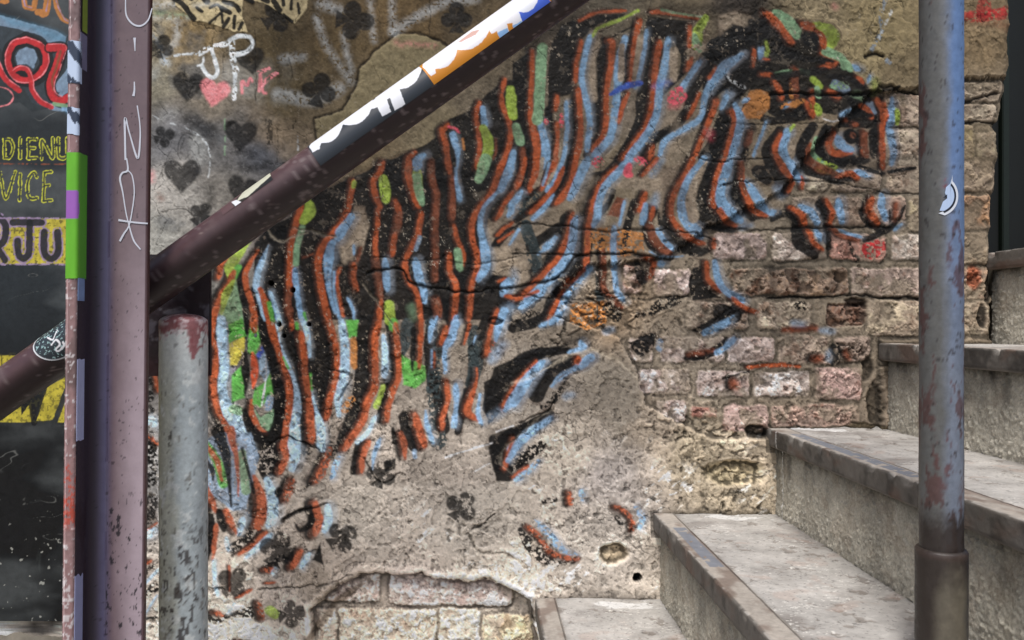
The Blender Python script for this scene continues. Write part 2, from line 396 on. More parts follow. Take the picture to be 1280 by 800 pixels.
ZS = '''
frame 640 0 4
O 26 100,260 98,400 90,560
O 34 90,560 110,680 130,800
H 50 150,250 140,400 130,600
B 44 140,620 165,740 175,800
O 16 330,115 420,75 560,65
L 16 620,65 540,110 430,150 400,190
O 26 345,215 320,320 315,420
B 34 385,190 360,300 345,400 370,520 385,620 370,760
O 32 330,450 335,560 340,680 320,800
O 32 500,220 490,330 470,460 465,600 450,690 400,760
O 30 500,220 480,212
B 46 560,200,36 530,320 525,430 510,560 490,680 450,740 400,790
N 30 545,240 540,400
O 30 635,110 610,220 600,330 590,420
N 40 640,200 625,320 610,420
O 26 580,470 545,550 530,620
B 24 665,160 660,240 640,340 610,450
U 30 490,480 560,440 640,420
O 36 735,220 715,320 705,430 690,560 660,650 600,740 550,800
B 44 775,210,34 760,330 735,430 720,560 690,640 640,720 570,800
N 40 800,260 800,400
U~ 26 700,440 780,420
O 22 690,70 800,80 920,105
H 12 740,62 850,82 940,98
L 50 960,100,30 925,160 915,240
H 40 900,200 930,260
O 24 880,140 878,250
N! 60 880,285 930,250
O 30 890,300 870,360
B 34 930,320 880,390 840,450
P! 60 830,460 800,500 850,490
P~ 40 790,540 830,520
B 34 1130,290 1040,340 980,430 950,520 930,600 840,660 760,710 730,780
O 20 1010,350 980,400
O 24 930,480 890,560 870,600
O 34 700,740 680,800
O 26 1020,510 990,580 950,680 910,780
O 30 1100,560 1100,640 1060,780
B 40 1130,560 1130,650 1100,740 1080,800
P~ 50 970,660 980,700
B~ 30 1050,490 1080,470
frame 480 80 5
O 38 200,560 160,600 150,680 170,760 180,800
B 46 255,575 205,610 200,650
L 56 210,690 215,800
O 38 400,390 365,430 390,520 400,620 410,690
P 18 400,400 450,415 470,440
A 16 490,480 500,540
B 40 430,450,44 450,520,50 465,600,24 455,700,8 460,800,20
o 34 300,620 300,700 320,800
O 34 600,250 575,330 590,430 600,520 590,600 580,660
B 50 620,290,40 630,380,50
L 64 620,410,50 650,480 650,560 610,650,50
H 50 605,690 600,715
O 30 755,110 740,180
O 34 735,200 745,280 785,380 790,480 770,560 720,660 690,760 670,800
L 60 790,170,50 795,240,66 805,330,56
H 62 825,400,50 850,490
B 56 810,560 780,660 740,760 720,800
o 34 870,540 860,660 820,790
O 46 915,300 930,400 955,500 950,600 940,700 910,800
H 64 980,-20 975,120 970,240 955,360
B 36 985,440 1000,540 990,660
N 22 975,680 960,760
N 20 1100,500 1080,640 1020,750
O 30 1080,210 1070,300
O 30 1080,380 1080,520 1060,620 1020,700 980,790
B 32 1130,250 1140,400 1130,520 1110,620 1060,740 1010,800
P! 30 1105,330 1105,400
P 24 1010,360 1012,380
O 24 1120,650 1080,740 1050,800
O 30 1200,560 1170,740
o 14 700,480 700,560 680,600
frame 320 200 4
B 24 70,430,8 40,500,24 15,580,34 5,650,30
O 34 25,650 50,740 70,800
B 22 80,660 100,730 115,800
G 26 68,720 85,790
O 34 235,230 215,300 190,380 180,480 177,580 175,660
o 34 175,640 172,700 180,800
L 60 265,210,30 275,260 240,310,36
H 30 235,340 215,420 205,520
B 32 200,550 210,650 225,730 235,800
G 16 250,770 255,800
o 12 240,490 290,475
O 40 370,385 330,460 315,520 330,620 350,720 370,800
B 50 385,420,40 370,490,60 365,570,46 375,660,26 400,760,26
O 34 490,110 480,180 460,260 430,320 380,385
L 24 495,120 492,135
B 56 480,290,46 440,350 410,400
O 20 430,540 410,590 420,680 440,780
B 16 400,560 395,640 420,790
O 28 495,520 490,590 510,650
B 18 495,430 495,470
o 16 530,440 510,510
B 16 460,690 490,750 495,800
O 34 640,20 620,70 590,110 600,180 625,240
O 26 615,250 610,330 600,430 605,500
o 34 605,500 620,600 630,690
O 30 630,700 620,800
L 56 640,100,46 650,160 650,200,46
O 36 700,210 720,270
o 36 720,270 710,360
O 34 700,370 690,420 685,480
B 44 650,500 655,580 660,650
L 56 670,730 675,800
O 38 770,0 765,80 785,160 815,240
O 32 830,270 815,370 780,440 750,520 765,600 800,650 820,720 825,800
B 50 815,10 805,50
H 44 805,90 815,160 830,220,30
D 22 820,390 800,450
B 44 800,500 815,580,50 840,650 845,710,30
o 32 885,20 885,100 905,170 905,250 900,350 900,500 900,600
o 40 910,700 920,780
O 28 960,0 975,70
o 30 985,90 985,200 985,300
O 26 990,330 1010,400 1040,480 1035,530
B 18 1000,50,8 1005,120,20 1020,200,34
H 40 1010,460 1020,540
O 32 970,470 970,560 1000,620 1000,700 990,800
H 54 1150,0 1130,60 1115,100,40
O 32 1240,0 1210,80 1190,150 1120,240 1080,320 1085,410 1110,500 1095,580 1075,650 1070,760 1065,800
B 44 1280,40 1220,150,26 1140,240,24 1120,330,34 1135,410,44 1150,520,56 1110,600,34
O 24 1285,160 1240,230 1200,300
B 36 1285,240 1260,280
k 20 1285,340 1230,370 1180,430
O 12 1285,360 1210,410
B 36 1285,600 1240,650
O 12 1250,590 1210,610
D~ 60 1270,740 1230,780
H~ 40 780,740 790,780
frame 640 200 4
O 28 65,0 50,80 20,150
B 36 45,165 -10,240
O 26 130,0 125,80 95,140
N 20 150,0 140,80 110,140
B 16 185,20 165,90 150,130
O 24 225,0 200,60
O 28 250,60 210,140 160,200 90,270
B 30 205,180,12 160,240 100,300,20
O 36 315,0 305,80 280,140 250,190 220,222
B 56 375,0 340,80 310,150,50 285,200,30
N~ 50 390,100 340,180 320,260
P! 50 410,20 440,10
O 28 520,40 440,120 410,190 390,270 375,340
B 46 590,0 520,70 460,140 430,210 420,290 400,330,30
P 40 585,30 570,70 590,80
P! 40 620,0 660,20
O 26 720,0 650,80
B~ 24 740,10 690,80
o P 520,190 560,200 545,260 530,290 470,280
B 18 560,210 540,280 530,330
O 34 665,170 650,210 630,260
B 46 665,230,30 645,320
B~ 30 710,180 700,230
O 30 700,240 690,300
o 40 690,330 700,390 740,440 790,470
B 28 720,350 750,400 800,450
B 10 680,460 740,490 850,480
O 32 900,0 860,80 810,160 790,240 800,310 850,370 920,405 960,420
B 48 950,0,36 880,90,36 850,170 845,260,56 870,320,60 920,360,60 945,385,34
N 56 960,20,16 890,180,50 900,290,56
O 30 1040,20 1010,110 1000,200 1000,240
O 30 1020,260 1060,300 1120,328
B 56 1080,10 1045,120,44 1030,200 1080,260 1140,305,36
O 30 1140,40 1145,140 1170,200 1200,250 1270,280
B 36 1160,110,14 1185,140 1220,190 1270,250
B 14 215,385 160,440,28
O 28 300,270 285,320
o 24 285,340 260,430 220,510
B 38 320,290,16 300,380 290,430
B 36 260,480,26 230,540 170,590
O 30 370,480 360,545
O 26 280,600 250,680 210,740 180,800
B 40 390,540,30 320,620 270,680 240,750 220,800
A! 70 400,390 390,420
A! P 420,345 500,340 560,350 650,370 650,460 540,490 430,450
o 30 450,450 460,560 460,640 500,690 550,740
B 36 505,340 500,450 510,560 520,650 560,710
N 16 478,480 485,560 495,660
O 32 660,490 710,510 690,585
B 38 735,522 755,520
O 28 1010,400 1005,440
O 28 970,510 980,600 1040,660
B 46 1010,510,30 1030,600 1070,660,40 1150,700,40
O 26 1100,690 1160,740 1220,760
B 40 160,650 90,700 40,740
O 28 110,660 20,700
D~ 40 10,560 0,640
frame 960 0 4.0
O 36 10,90 60,150 100,220
L 50 220,150 290,170,60 300,210 290,240
H 46 40,80 100,130 130,170
frame 880 0 4.923
O 50 360,95 430,130 480,210 520,280
H 50 420,85,30 490,120 530,180 540,200
O 50 590,160 660,190 710,250 720,310
L 70 700,180,40 760,210 780,250 760,300,40
O 30 800,400 780,415 700,430
O 24 700,340 780,370 810,390
H 46 740,330 830,370 850,420
O 26 292,320 290,420
B 34 330,310 330,370
L 34 365,270 370,350
O 20 350,375 385,380
B 44 210,350 150,410,40 110,460,30
B 50 80,480 20,560
B 50 105,460 60,500
O 20 60,430 20,500
H 30 430,470 500,455 620,460
O 40 540,440 560,470
O 30 340,470 410,480
O 40 420,520 460,580 470,620
A! 40 540,520 530,600
A P 220,690 270,570 330,565 390,590 390,680 330,740 250,740
B 36 260,620 230,640
O 34 60,630 30,740 10,788
B 40 130,600 90,680
O 34 150,700 180,740 170,788
B 44 180,650 215,720 225,788
A 40 560,640 500,690
L 40 650,500 700,540 
H 36 680,560 690,600
O 34 610,630 640,700 660,730
L 44 660,660 690,690
D 56 790,530 850,560
O 44 750,570 810,610
H~ 50 920,600 940,620
B 40 900,420 940,440
O 40 930,490 960,520
B 30 1000,480 990,520
L~ 50 1030,520 1040,560
B 22 520,640 470,690
O 40 940,655,30 1000,665 1030,720,30
D 24 1030,640 1050,690
O 40 1060,610 1100,680 1100,750
B 40 1150,640 1150,788
L 30 1180,680 1185,740
B 34 880,690 830,710
O 30 860,730 870,735
frame 880 130 4.923
O 30 180,90 160,180 130,290 90,400 60,500 40,600
B 50 200,60,34 210,120 190,230 150,320
B 56 140,360 110,450 90,560,60 120,640 200,710,50
O 34 90,650 130,720
o 34 280,180 260,260
B 22 370,120 330,230 290,330
o 34 220,370 220,470 250,560
B 30 250,480 290,570,36 350,640,36 420,680,30
O 36 250,590 290,650 360,680
B~ 60 430,520 460,560
N~ 60 420,600 450,620
O 34 460,200 425,270 440,350 480,420 540,480 520,540
B 60 500,180,50 470,280 500,340 550,420,60 590,460,50
L 20 540,140 510,180
O 30 600,450 605,520
N 50 545,240 520,320
O 36 640,260 610,320
o 34 610,340 700,400 750,420
H 40 680,230 660,300 730,370 
O 46 770,220,30 770,270 810,310 900,300,30
B 50 810,200,30 830,250 870,280,36
k 90 900,200
o 46 905,200
M 24 905,215
O 36 920,125 940,130
o 34 1000,180 970,250
O 30 970,290 1000,320
O 36 1100,0 1100,160 1095,300
O 30 1090,330 1100,400
B 46 1150,0 1140,150 1160,300 1150,370,30
L 30 1180,50 1185,120
O 28 830,440 900,435 940,465
B 34 920,420 990,445
L~ 26 720,390 800,410
B 30 820,410 850,415
B~ 30 220,760 280,750
frame 960 200 4
O 36 115,240,24 160,270 185,320
B 40 155,228 210,260,46 240,310,44
O 32 200,350 215,410 270,450
B 40 240,350 258,400
O 28 290,200 320,260 310,320
o 28 320,340 360,380 450,400
B 46 350,200 355,250 365,310,30
B 22 360,350 400,370 460,385
O 36 520,190 500,240 515,280 545,320
B 46 567,175 560,240 580,300
k 12 600,250 600,310
O~ 18 640,220 625,300
B 18 665,320 630,350
B 30 0,262 35,258
R! P 470,420 560,395 585,420 580,480 520,500 460,480
frame 180 400 5
O 28 75,50 80,150 85,300 105,440
C! 70 55,620 80,640
O! 24 40,710 110,770
O 44 440,0 440,120 470,180 460,300 450,420 470,540 530,660 580,800
C 66 500,0 500,150 515,300 500,430,60 540,560,90 600,660,100 650,800,90
G P 545,-20 630,-20 630,80 545,150
Y P 545,150 640,90 640,180 590,280 550,280
V~ 36 570,310 575,340
G P 560,340 620,280 640,400 640,480 560,510
H 60 570,550 600,560
k 26 650,-10 645,110,12
k 50 640,210,30 645,290,56 650,380,36 640,460,8
G 80 700,40,40 700,110 690,190,60
O 34 690,-10 690,60,20
Q 44 690,210,20 700,300,50 695,380,30 690,420,10
O 40 685,500,24 690,600,46 730,670 775,705,30
U P 715,215 750,160 768,200 730,260
C P 765,185 805,300 780,400 730,330 725,260
G P 800,320 830,450 740,540 690,520 700,430 770,380
D 50 800,490 790,540
W 7 775,200 770,380 750,520
H P 700,540 740,600 830,550 820,660 790,690 740,660
k 70 640,560,30 670,660,60 740,730,76 820,710,80 870,600,90 860,480,80 830,350,60 800,220,60 760,100,60 740,-20,50
O 46 780,-20 820,80 850,180 880,280 920,380 925,480 920,600 890,720 880,800
C 40 840,30,16 860,130,10 900,260,26 940,350,30 970,480,50 960,600,60 950,720,76 930,800,70
G 12 880,230 910,300
O 28 930,-10 937,60
G 22 965,20 968,50
C 34 1000,-10 1040,120 1040,230,24
O 46 990,80 1010,200 1015,330 1040,460 1050,600 1050,740
C 40 1060,440,10 1090,580,30 1120,680,56 1110,790,50
G 10 1050,330 1060,440
k 16 630,740 700,800
frame 180 230 4
O 34 440,360 400,400 385,470
L P 555,265 500,310 440,360 410,420 430,470 480,400 530,320
G 36 480,420 470,460
O 38 460,440 440,500 400,560 370,640 350,720 340,800
L 50 460,490,30 430,560,60 410,640,40
H P 470,480 500,600 510,680 440,700 400,660
G P 500,670 520,760 430,790 435,700
C 56 400,680,50 400,800,60
k 32 530,400 490,480 500,560 520,640 520,750,10
O 34 580,330,12 540,400,26 515,460 530,540 560,640 560,740
C 40 632,305,8 600,400,22 570,490,44 580,560,26 610,680,12
O 38 590,530,30 620,600 640,700 660,800
G 26 635,600 650,680
C 24 640,540 670,620 690,700
frame 320 400 4
O 38 175,320 175,430 160,540 150,620 160,680 130,760
C 60 205,480,40 200,560,60 205,660,60 190,740,36
O 44 275,420 280,520 290,600
C 36 310,480,16 330,560,40 340,640,34
O 38 370,0 400,110 415,220 400,320 370,420 360,490
C 50 430,10,36 450,150 445,280,56 420,380,50 420,470,26
A 34 490,100 495,230
G P 450,0 515,0 510,80 470,90
A! 40 480,400 450,440
O 40 620,0 600,100 600,220 600,330 560,420 540,500 490,580 450,640
C 38 640,80,26 650,180 645,280
L 28 640,330 605,430
C 26 600,480 560,560 510,610,16
G 44 690,10 690,40
O 34 700,20 710,130 720,260 690,350 665,440 660,500
G P 730,170 770,190 850,230 850,300 800,340 740,320
k 26 790,40 785,160 788,250,8
O 30 830,0 825,120 820,240,16
B 26 880,0 870,100 
B 16 880,150 880,240
O 14 893,160 893,240
O 18 980,30 930,120
B 26 1010,10 980,110,20 945,160,14 945,260,18
O 20 1070,20 1040,120,10
B 8 1100,80 1085,120
O 28 955,300 960,400 935,480 935,540
B 38 1000,320 1000,430,26 990,520,40
O 40 1105,240,8 1100,310,18 1070,400,38 1060,460,46 1110,492,26
B 26 1120,370,14 1110,460 1130,520
B! 50 1220,10 1200,70
O! 22 1190,110 1150,180
O 44 800,470 820,540 845,625
B 32 850,450,10 860,530 885,610,26
O 38 730,560,24 745,620 750,690,16
D 20 795,650 798,680
O 34 570,600 540,680 535,750
B 24 625,590 600,650 585,740,12
O! 44 375,640,24 350,730 310,800
B! 34 420,680 385,780
B~ 44 1230,120 1170,200
O~ 28 1285,350 1240,440
D~ 44 1220,460 1170,490
O 26 1280,640 1240,720
frame 640 400 4
O 22 80,240 40,310 0,370
B 56 150,210,34 100,250 60,320 5,420
B 34 340,105 350,140 280,160,16
O 34 325,190 320,220
B 50 375,190 340,230,36 240,270,16 195,330,14
B 46 190,490,36 90,560 0,640,56
B! 46 130,700,24 50,770 20,790
O 14 80,720 0,780
D 34 740,110 735,140
B 46 1080,10 960,70,16
B 36 1110,90 1040,150,24
O~ 14 1000,150 880,170
O 14 1180,237 1280,225
O~ 44 1115,310 1115,330
B~ 26 500,45 460,60
B 24 200,0 140,30
B~ 26 290,370 260,380
frame 960 400 4
O~ 24 80,50 240,40
B~ 30 120,15 170,22
O 14 0,230 150,230
O~ 44 235,190 260,190
B~ 34 295,165 295,190
O~ 30 390,160 400,190
B~ 20 260,50 320,60
frame 180 540 3.077
D P 225,30 300,0 420,0 450,90 430,170 400,290 350,300 250,220
G 30 240,30,20 290,110,40 315,190,40
H 34 385,80 400,220
D~ 40 380,260 390,300
O 24 240,40,16 285,100,26 310,180,14
k 14 232,90 270,140,20 275,180,8
k 44 290,-10,50 320,70,40 335,160,20 342,280,8
O 30 340,-10,40 360,80,24 370,160,16 370,240,6
k 12 385,60 410,150 430,230
O 40 430,165,16 455,230,38 460,300,46 445,355,40
C 44 480,180,30 500,240,50 500,320,50 480,360,20
O 34 230,190 270,260 285,300,16
k 36 235,270,16 262,330,40 255,420,30 240,480
C 14 240,330 236,400
k 30 295,300 315,370
O 26 287,350 280,420,22 273,485,8
O 28 325,300,24 345,350 362,385,10
C 34 385,330 370,390,14
C 12 325,400 330,450
C 18 277,490 285,590 290,620
O! 12 238,450 240,560 240,650
O 26 475,385 430,430,22 370,465,12
C 24 495,390 440,440 400,475,14
k 30 525,215 522,240
O! 34 578,185 555,255
k 10 650,190 620,215
k 16 540,330 600,298 650,290,30 650,340,30 610,370,20 590,350,8
O 36 665,270 680,330 665,385
C 38 712,280 717,330 700,375
O! 22 470,525 500,522
O 30 612,450 575,515
C 26 640,460 610,510
C! 18 510,520 500,540
k P 685,418 695,503 652,482
O 8 470,575 510,572
O! 12 420,600 365,630
O! 26 450,650 462,705
L 40 490,680 510,690
O! 24 280,685 310,695
C! 14 355,650 330,690
O 8 60,342 10,382
C! 36 50,370 10,400
C 12 68,520 10,580
C 10 60,620 10,700
O! 20 10,500 40,490
O 10 335,510 340,600
O! 12 360,795 390,797
frame 640 600 4
O! 28 80,220 140,280 190,350 250,375 330,385
B! 40 110,195,16 160,240 220,310,46 260,345,30 320,365,14
O! 34 285,55 290,110
B! 36 340,50 345,90
O! 26 510,125 560,150 590,190 600,245
B! 34 615,130 645,180 630,230
frame 500 275 2.556
O 20 545,0 530,70 490,140 430,200 390,240
B 30 556,0 545,90 510,160 450,215 400,250,16
O 18 600,20 592,150
B 28 600,150,16 540,230 500,310 460,335,14
O 14 588,160 520,230 480,300
B 20 500,58,6 470,88,16 440,110,8
B 34 345,190,14 335,215 325,240,16
O 14 440,228 380,248 335,242
O 16 312,288 290,350 276,430
B 26 335,290,30 312,350 305,385,12
A! P 545,270 650,260 660,330 590,352 540,325
B 18 1075,378,6 1040,405 1010,425,18
B 24 1060,308,8 1000,345 970,360,20
O 10 1110,470 1160,464 1225,462
O 14 435,450 370,520 328,592
B 36 460,450,14 420,490 360,570 335,605,16
B 28 605,440,32 550,475,14 480,530,8
O 22 566,438 566,455
O 18 362,695 335,790
B 26 470,636,10 390,690 345,765,20
W 3 150,755 220,730 290,710
W 3 240,797 285,775
W 3 310,672 360,655
O 12 310,50 330,30 360,10
B 10 380,30 350,80
B 20 120,310,10 100,350 95,390,8
B 18 180,310,20 160,370 145,410 148,480,8
O 16 150,340 130,395
frame 850 0 2.668
k 40 230,80 260,130 300,170 380,190
k 30 440,110 440,150
O 20 290,58 340,120 370,150
H 22 322,50 360,105 380,130
O 20 400,95 450,110 468,145 470,172
L 26 452,92 490,120 500,152
k 34 405,130 435,165
H 18 470,182 540,212 560,238
k 16 380,200 500,214
O 14 480,218 512,222
O 14 240,172 240,215
B 14 268,165 262,200
L 12 282,150 286,180
k 20 150,170 180,185
B 22 200,188 150,222 120,262 80,320
k 22 60,260 100,230
o 24 372,240 380,330
A! 16 330,362 400,342
O 18 430,310 440,390
L 22 448,362 456,382
k 24 300,262 400,250 480,240
k 30 330,380 400,380
H! 26 500,292 540,290
O 20 488,312 525,326
k 18 480,262 560,268 600,300
k 40 560,340 600,375
O 16 590,355 628,360 640,390
D 10 625,345 650,372
O 18 655,335 685,370 685,402
k 16 560,385 640,384
B 16 528,392 560,370
O 12 544,404 556,404
k 26 478,425 458,490 490,530 560,542 625,536
O 20 515,440 497,480 515,512 560,502
B 30 525,460 545,492 572,500
k 44 562,448 580,468
o 22 572,448 580,455
k 8 575,450 585,460
o 22 612,440 622,522
k 20 646,430 650,505
O 16 672,410 675,500 680,562
B 16 704,330 702,420 706,520
L 14 722,372 724,400
L! 12 462,532 520,560
o 20 412,490 440,540 520,580
O 18 520,592 560,580 590,596
B 18 590,572 622,590
k 20 500,604 540,612
k 14 590,556 680,580
k 34 420,440 395,500 400,540
O 18 332,450 312,510 340,560 372,600
B 28 352,440 337,500 370,568 395,600
k 16 700,575 775,562
W 4 470,400 500,410 520,405
w! 10 150,265 190,290 210,300
'''
# stencils (kind, x, y, radius, rotation, label)
STENCILS = [
 ('heart', 238, 108, 16.66, 5, 'black stencilled heart left of the pink heart'),
 ('heart', 315, 76, 15.68, -10, 'black stencilled heart behind the white JP letters'),
 ('heart', 303, 168, 17.64, 4, 'black heart with a flaked lower tip, above the handrail'),
 ('heart', 230, 218, 19.6, 0, 'large round black heart with long thin drawn legs'),
 ('heart', 305, 237, 16.66, 15, 'black heart half hidden by the handrail sticker'),
 ('club', 445, 28, 23, 95, 'black club lying on its side on the brown plaster'),
 ('club', 571, 24, 19, 0, 'upright black club with a stem above the black and orange sticker'),
 ('club', 401, 113, 21, 15, 'black club in the middle of the brown plaster above the handrail'),
 ('club', 350, 22, 20, 60, 'black club partly covered by torn printed paper'),
 ('club', 205, 60, 15, 20, 'black club against the right edge of the steel column'),
 ('club', 208, 172, 13, 70, 'faded grey club against the right edge of the steel column'),
 ('club', 255, 268, 15, 40, 'worn dark club just above the lower handrail'),
 ('club', 478, 590, 18, 20, 'black club at the lower edge of the zebra, by its belly'),
 ('club', 578, 630, 19, 35, 'black club alone on the bare light plaster'),
 ('club', 430, 669, 19, 60, 'worn black club just right of a painted hoof'),
 ('club', 350, 683, 22, 25, 'big black club over the zebra hind leg'),
 ('club', 294, 724, 19, 45, 'flaked black club beside the foot of the zebra'),
 ('club', 368, 764, 17, 80, 'black club beside the yellow green dot'),
 ('heart', 345, 292, 13.72, 10, 'glossy black heart just under the handrail'),
]
BASE = [(200,20,150,138,112),(250,40,130,110,75),(330,60,98,84,58),(420,60,105,88,60),(500,20,110,90,60),(600,20,100,85,62),
(200,100,128,122,105),(260,130,125,115,100),(350,120,110,95,65),(420,130,120,105,80),(210,180,112,112,114),(260,165,84,86,90),(220,240,165,160,152),(200,300,150,148,140),
(280,190,112,110,108),(330,200,88,92,100),(350,170,140,122,98),(290,250,125,120,112),(450,190,120,105,80),(700,30,95,85,72),(760,10,100,92,78),
(850,20,112,100,80),(930,15,78,70,62),(1000,40,150,135,105),(1050,80,150,135,100),(1100,50,142,127,92),(1120,100,138,122,92),(1220,60,140,120,90),(1220,130,146,130,108),
(1220,180,132,116,86),(1220,220,128,108,84),(560,180,128,116,90),(600,130,120,108,90),(600,300,128,114,98),(800,150,135,122,106),(780,220,138,124,102),(440,330,132,112,92),
(1070,350,135,122,102),(1000,300,130,118,100),(900,430,142,130,114),(1100,400,142,127,107),(700,380,125,114,100),(760,385,135,112,86),(680,480,140,130,118),
(760,480,138,127,112),(820,530,168,152,132),(900,590,165,150,125),(560,600,152,140,127),(450,640,150,140,127),(600,680,175,164,150),(500,560,150,138,125),
(420,560,140,128,115),(700,560,178,165,148),(760,600,165,155,147),(740,680,168,158,146),(600,640,156,147,134),(620,720,190,175,155),(350,740,170,156,142),
(300,780,205,194,176),(440,690,168,153,138),(640,760,202,188,172),(520,740,190,170,158),(520,790,208,194,170),(400,720,150,135,118),(280,720,182,168,152),(240,420,70,70,72),(200,600,130,128,125),
(860,560,150,136,112),(930,560,160,145,122),(980,520,130,116,98),(1060,520,120,106,90),(1030,210,132,116,96),(1120,200,160,146,128),(1120,150,150,132,112)]
# bricks: x0,y0,x1,y1, r,g,b, roughness
BRICKS = '''
1104,118,1160,160,158,140,122,1
1104,162,1160,198,165,150,130,1
1106,208,1160,241,150,132,112,1
1006,219,1034,240,150,140,120,1
1040,212,1100,240,132,116,100,1
1085,246,1130,283,156,128,112,1
1134,248,1160,290,138,124,98,1
1030,246,1082,283,140,118,98,1
990,246,1026,283,125,112,96,1
965,291,1032,325,188,172,160,1
1035,292,1106,326,182,128,112,1
1112,293,1160,326,190,180,168,1
889,291,958,324,168,148,142,1
778,330,803,366,170,146,138,2
816,336,863,369,172,152,146,1
912,335,1060,370,140,114,92,2.2
1062,335,1160,371,168,146,134,1.6
945,377,1014,411,160,145,125,1.4
1033,378,1080,408,128,92,72,2
1082,375,1160,420,156,140,118,1
858,377,935,412,140,124,108,1.4
786,422,816,452,168,152,144,1.2
826,421,905,453,166,150,142,1
909,421,968,453,172,156,150,1
972,420,1040,455,146,128,112,1.2
1043,420,1086,452,126,108,96,2
797,462,863,492,180,164,158,1
871,463,937,495,178,162,156,1
941,464,1011,496,190,176,168,1.4
1018,458,1076,500,172,140,132,1.4
818,500,858,528,172,156,150,1.4
862,506,896,522,160,108,98,2
903,506,960,540,160,130,122,1.4
963,505,1075,534,156,126,112,2
700,375,760,400,170,130,85,2.5
740,338,770,365,132,112,94,1.4
1196,102,1252,128,150,136,118,1.6
1196,130,1247,154,160,146,128,1.4
1196,157,1218,198,136,120,84,.6
1219,165,1247,198,142,128,104,.8
1196,203,1244,240,146,128,108,1
1196,244,1240,287,172,124,86,1.4
1196,290,1236,330,146,130,100,1
1196,334,1236,374,150,116,92,2
1196,378,1236,418,160,146,124,1
405,716,474,753,188,168,158,.8
487,716,640,757,190,172,166,.8
388,761,420,806,196,180,160,.8
422,762,545,805,204,184,158,1
548,762,600,805,206,192,168,1
603,768,668,806,176,160,120,1
340,812,455,850,190,175,155,1
460,812,575,850,196,180,160,1
580,812,690,850,180,165,140,1
'''
# ------------------------------------------------------------------ materials
def mat(name, rough=.85, spec=.3, metal=0, bump=.4, bscale=600, bdist=.0012, var=.12, col=None, coat=0, vscale=90, rvar=.0):
    m = bpy.data.materials.new(name); m.use_nodes = True
    nt = m.node_tree; N = nt.nodes; L = nt.links; b = N['Principled BSDF']
    tc = N.new('ShaderNodeTexCoord')
    geo = N.new('ShaderNodeNewGeometry')
    if col is None:
        a = N.new('ShaderNodeAttribute'); a.attribute_name = 'Col'; src = a.outputs['Color']
    else:
        a = N.new('ShaderNodeRGB'); a.outputs[0].default_value = (*lin(col), 1); src = a.outputs[0]
    n1 = N.new('ShaderNodeTexNoise'); n1.inputs['Scale'].default_value = vscale; n1.inputs['Detail'].default_value = 8; n1.inputs['Roughness'].default_value = .65
    L.new(geo.outputs['Position'], n1.inputs['Vector'])
    mr = N.new('ShaderNodeMapRange'); mr.inputs[1].default_value = .3; mr.inputs[2].default_value = .7
    mr.inputs[3].default_value = 1 - var; mr.inputs[4].default_value = 1 + var
    L.new(n1.outputs['Fac'], mr.inputs[0])
    mx = N.new('ShaderNodeVectorMath'); mx.operation = 'SCALE'
    L.new(src, mx.inputs[0]); L.new(mr.outputs[0], mx.inputs['Scale']); L.new(mx.outputs[0], b.inputs['Base Color'])
    b.inputs['Roughness'].default_value = rough
    b.inputs['Specular IOR Level'].default_value = spec; b.inputs['Metallic'].default_value = metal
    if rvar:
        m2 = N.new('ShaderNodeMapRange'); m2.inputs[1].default_value = .35; m2.inputs[2].default_value = .65
        m2.inputs[3].default_value = rough - rvar; m2.inputs[4].default_value = rough + rvar
        L.new(n1.outputs['Fac'], m2.inputs[0]); L.new(m2.outputs[0], b.inputs['Roughness'])
    if coat: b.inputs['Coat Weight'].default_value = coat; b.inputs['Coat Roughness'].default_value = .25
    if bump:
        n2 = N.new('ShaderNodeTexNoise'); n2.inputs['Scale'].default_value = bscale; n2.inputs['Detail'].default_value = 5; n2.inputs['Roughness'].default_value = .7
        L.new(geo.outputs['Position'], n2.inputs['Vector'])
        bp = N.new('ShaderNodeBump'); bp.inputs['Strength'].default_value = bump; bp.inputs['Distance'].default_value = bdist
        L.new(n2.outputs['Fac'], bp.inputs['Height']); L.new(bp.outputs[0], b.inputs['Normal'])
    return m
M_WALL = mat('weathered_render', .88, .25, bump=.7, bscale=350, bdist=.0015, var=.13, vscale=160)
M_PAINT = mat('spray_paint', .72, .22, bump=.5, bscale=350, bdist=.0012, var=.13, vscale=220, rvar=.12)
M_CONC = mat('rough_concrete', .92, .2, bump=.9, bscale=420, bdist=.002, var=.2, vscale=260)
M_TREAD = mat('worn_concrete', .75, .35, bump=.5, bscale=300, bdist=.001, var=.14, vscale=70, rvar=.12)
M_STEEL = mat('painted_steel', .42, .5, bump=.25, bscale=260, bdist=.0005, var=.08, vscale=60, rvar=.1)
M_RAIL = mat('glossy_brown_paint', .42, .5, bump=.12, bscale=120, bdist=.0004, var=.08, vscale=60, rvar=.08)
M_POLE = mat('worn_pole_paint', .5, .45, bump=.4, bscale=240, bdist=.0006, var=.16, vscale=120, rvar=.12)
M_STICK = mat('vinyl_sticker', .38, .5, bump=.08, bscale=90, bdist=.0004, var=.03, vscale=30)
M_PEN = mat('white_marker', .6, .3, bump=0, var=.05, col=(205, 208, 220))
M_BOARD = mat('chalkboard', .6, .35, bump=.25, bscale=300, bdist=.0005, var=.2, vscale=60, rvar=.1)
M_CLOTH = mat('dusty_cloth', .9, .1, bump=.5, bscale=500, var=.2, vscale=30)
M_GROUND = mat('alley_concrete', .9, .2, bump=.6, bscale=120, bdist=.003, var=.25, vscale=8, col=(120, 114, 106))
M_PAPER = mat('torn_paper', .8, .2, bump=.4, bscale=300, bdist=.001, var=.1)
M_BOLT = mat('zinc_screw', .45, .5, metal=.6, bump=.2, bscale=400, var=.1, col=(120, 125, 130))
M_DARK = mat('hole_dark', .95, .05, bump=0, var=.2, col=(14, 13, 13))
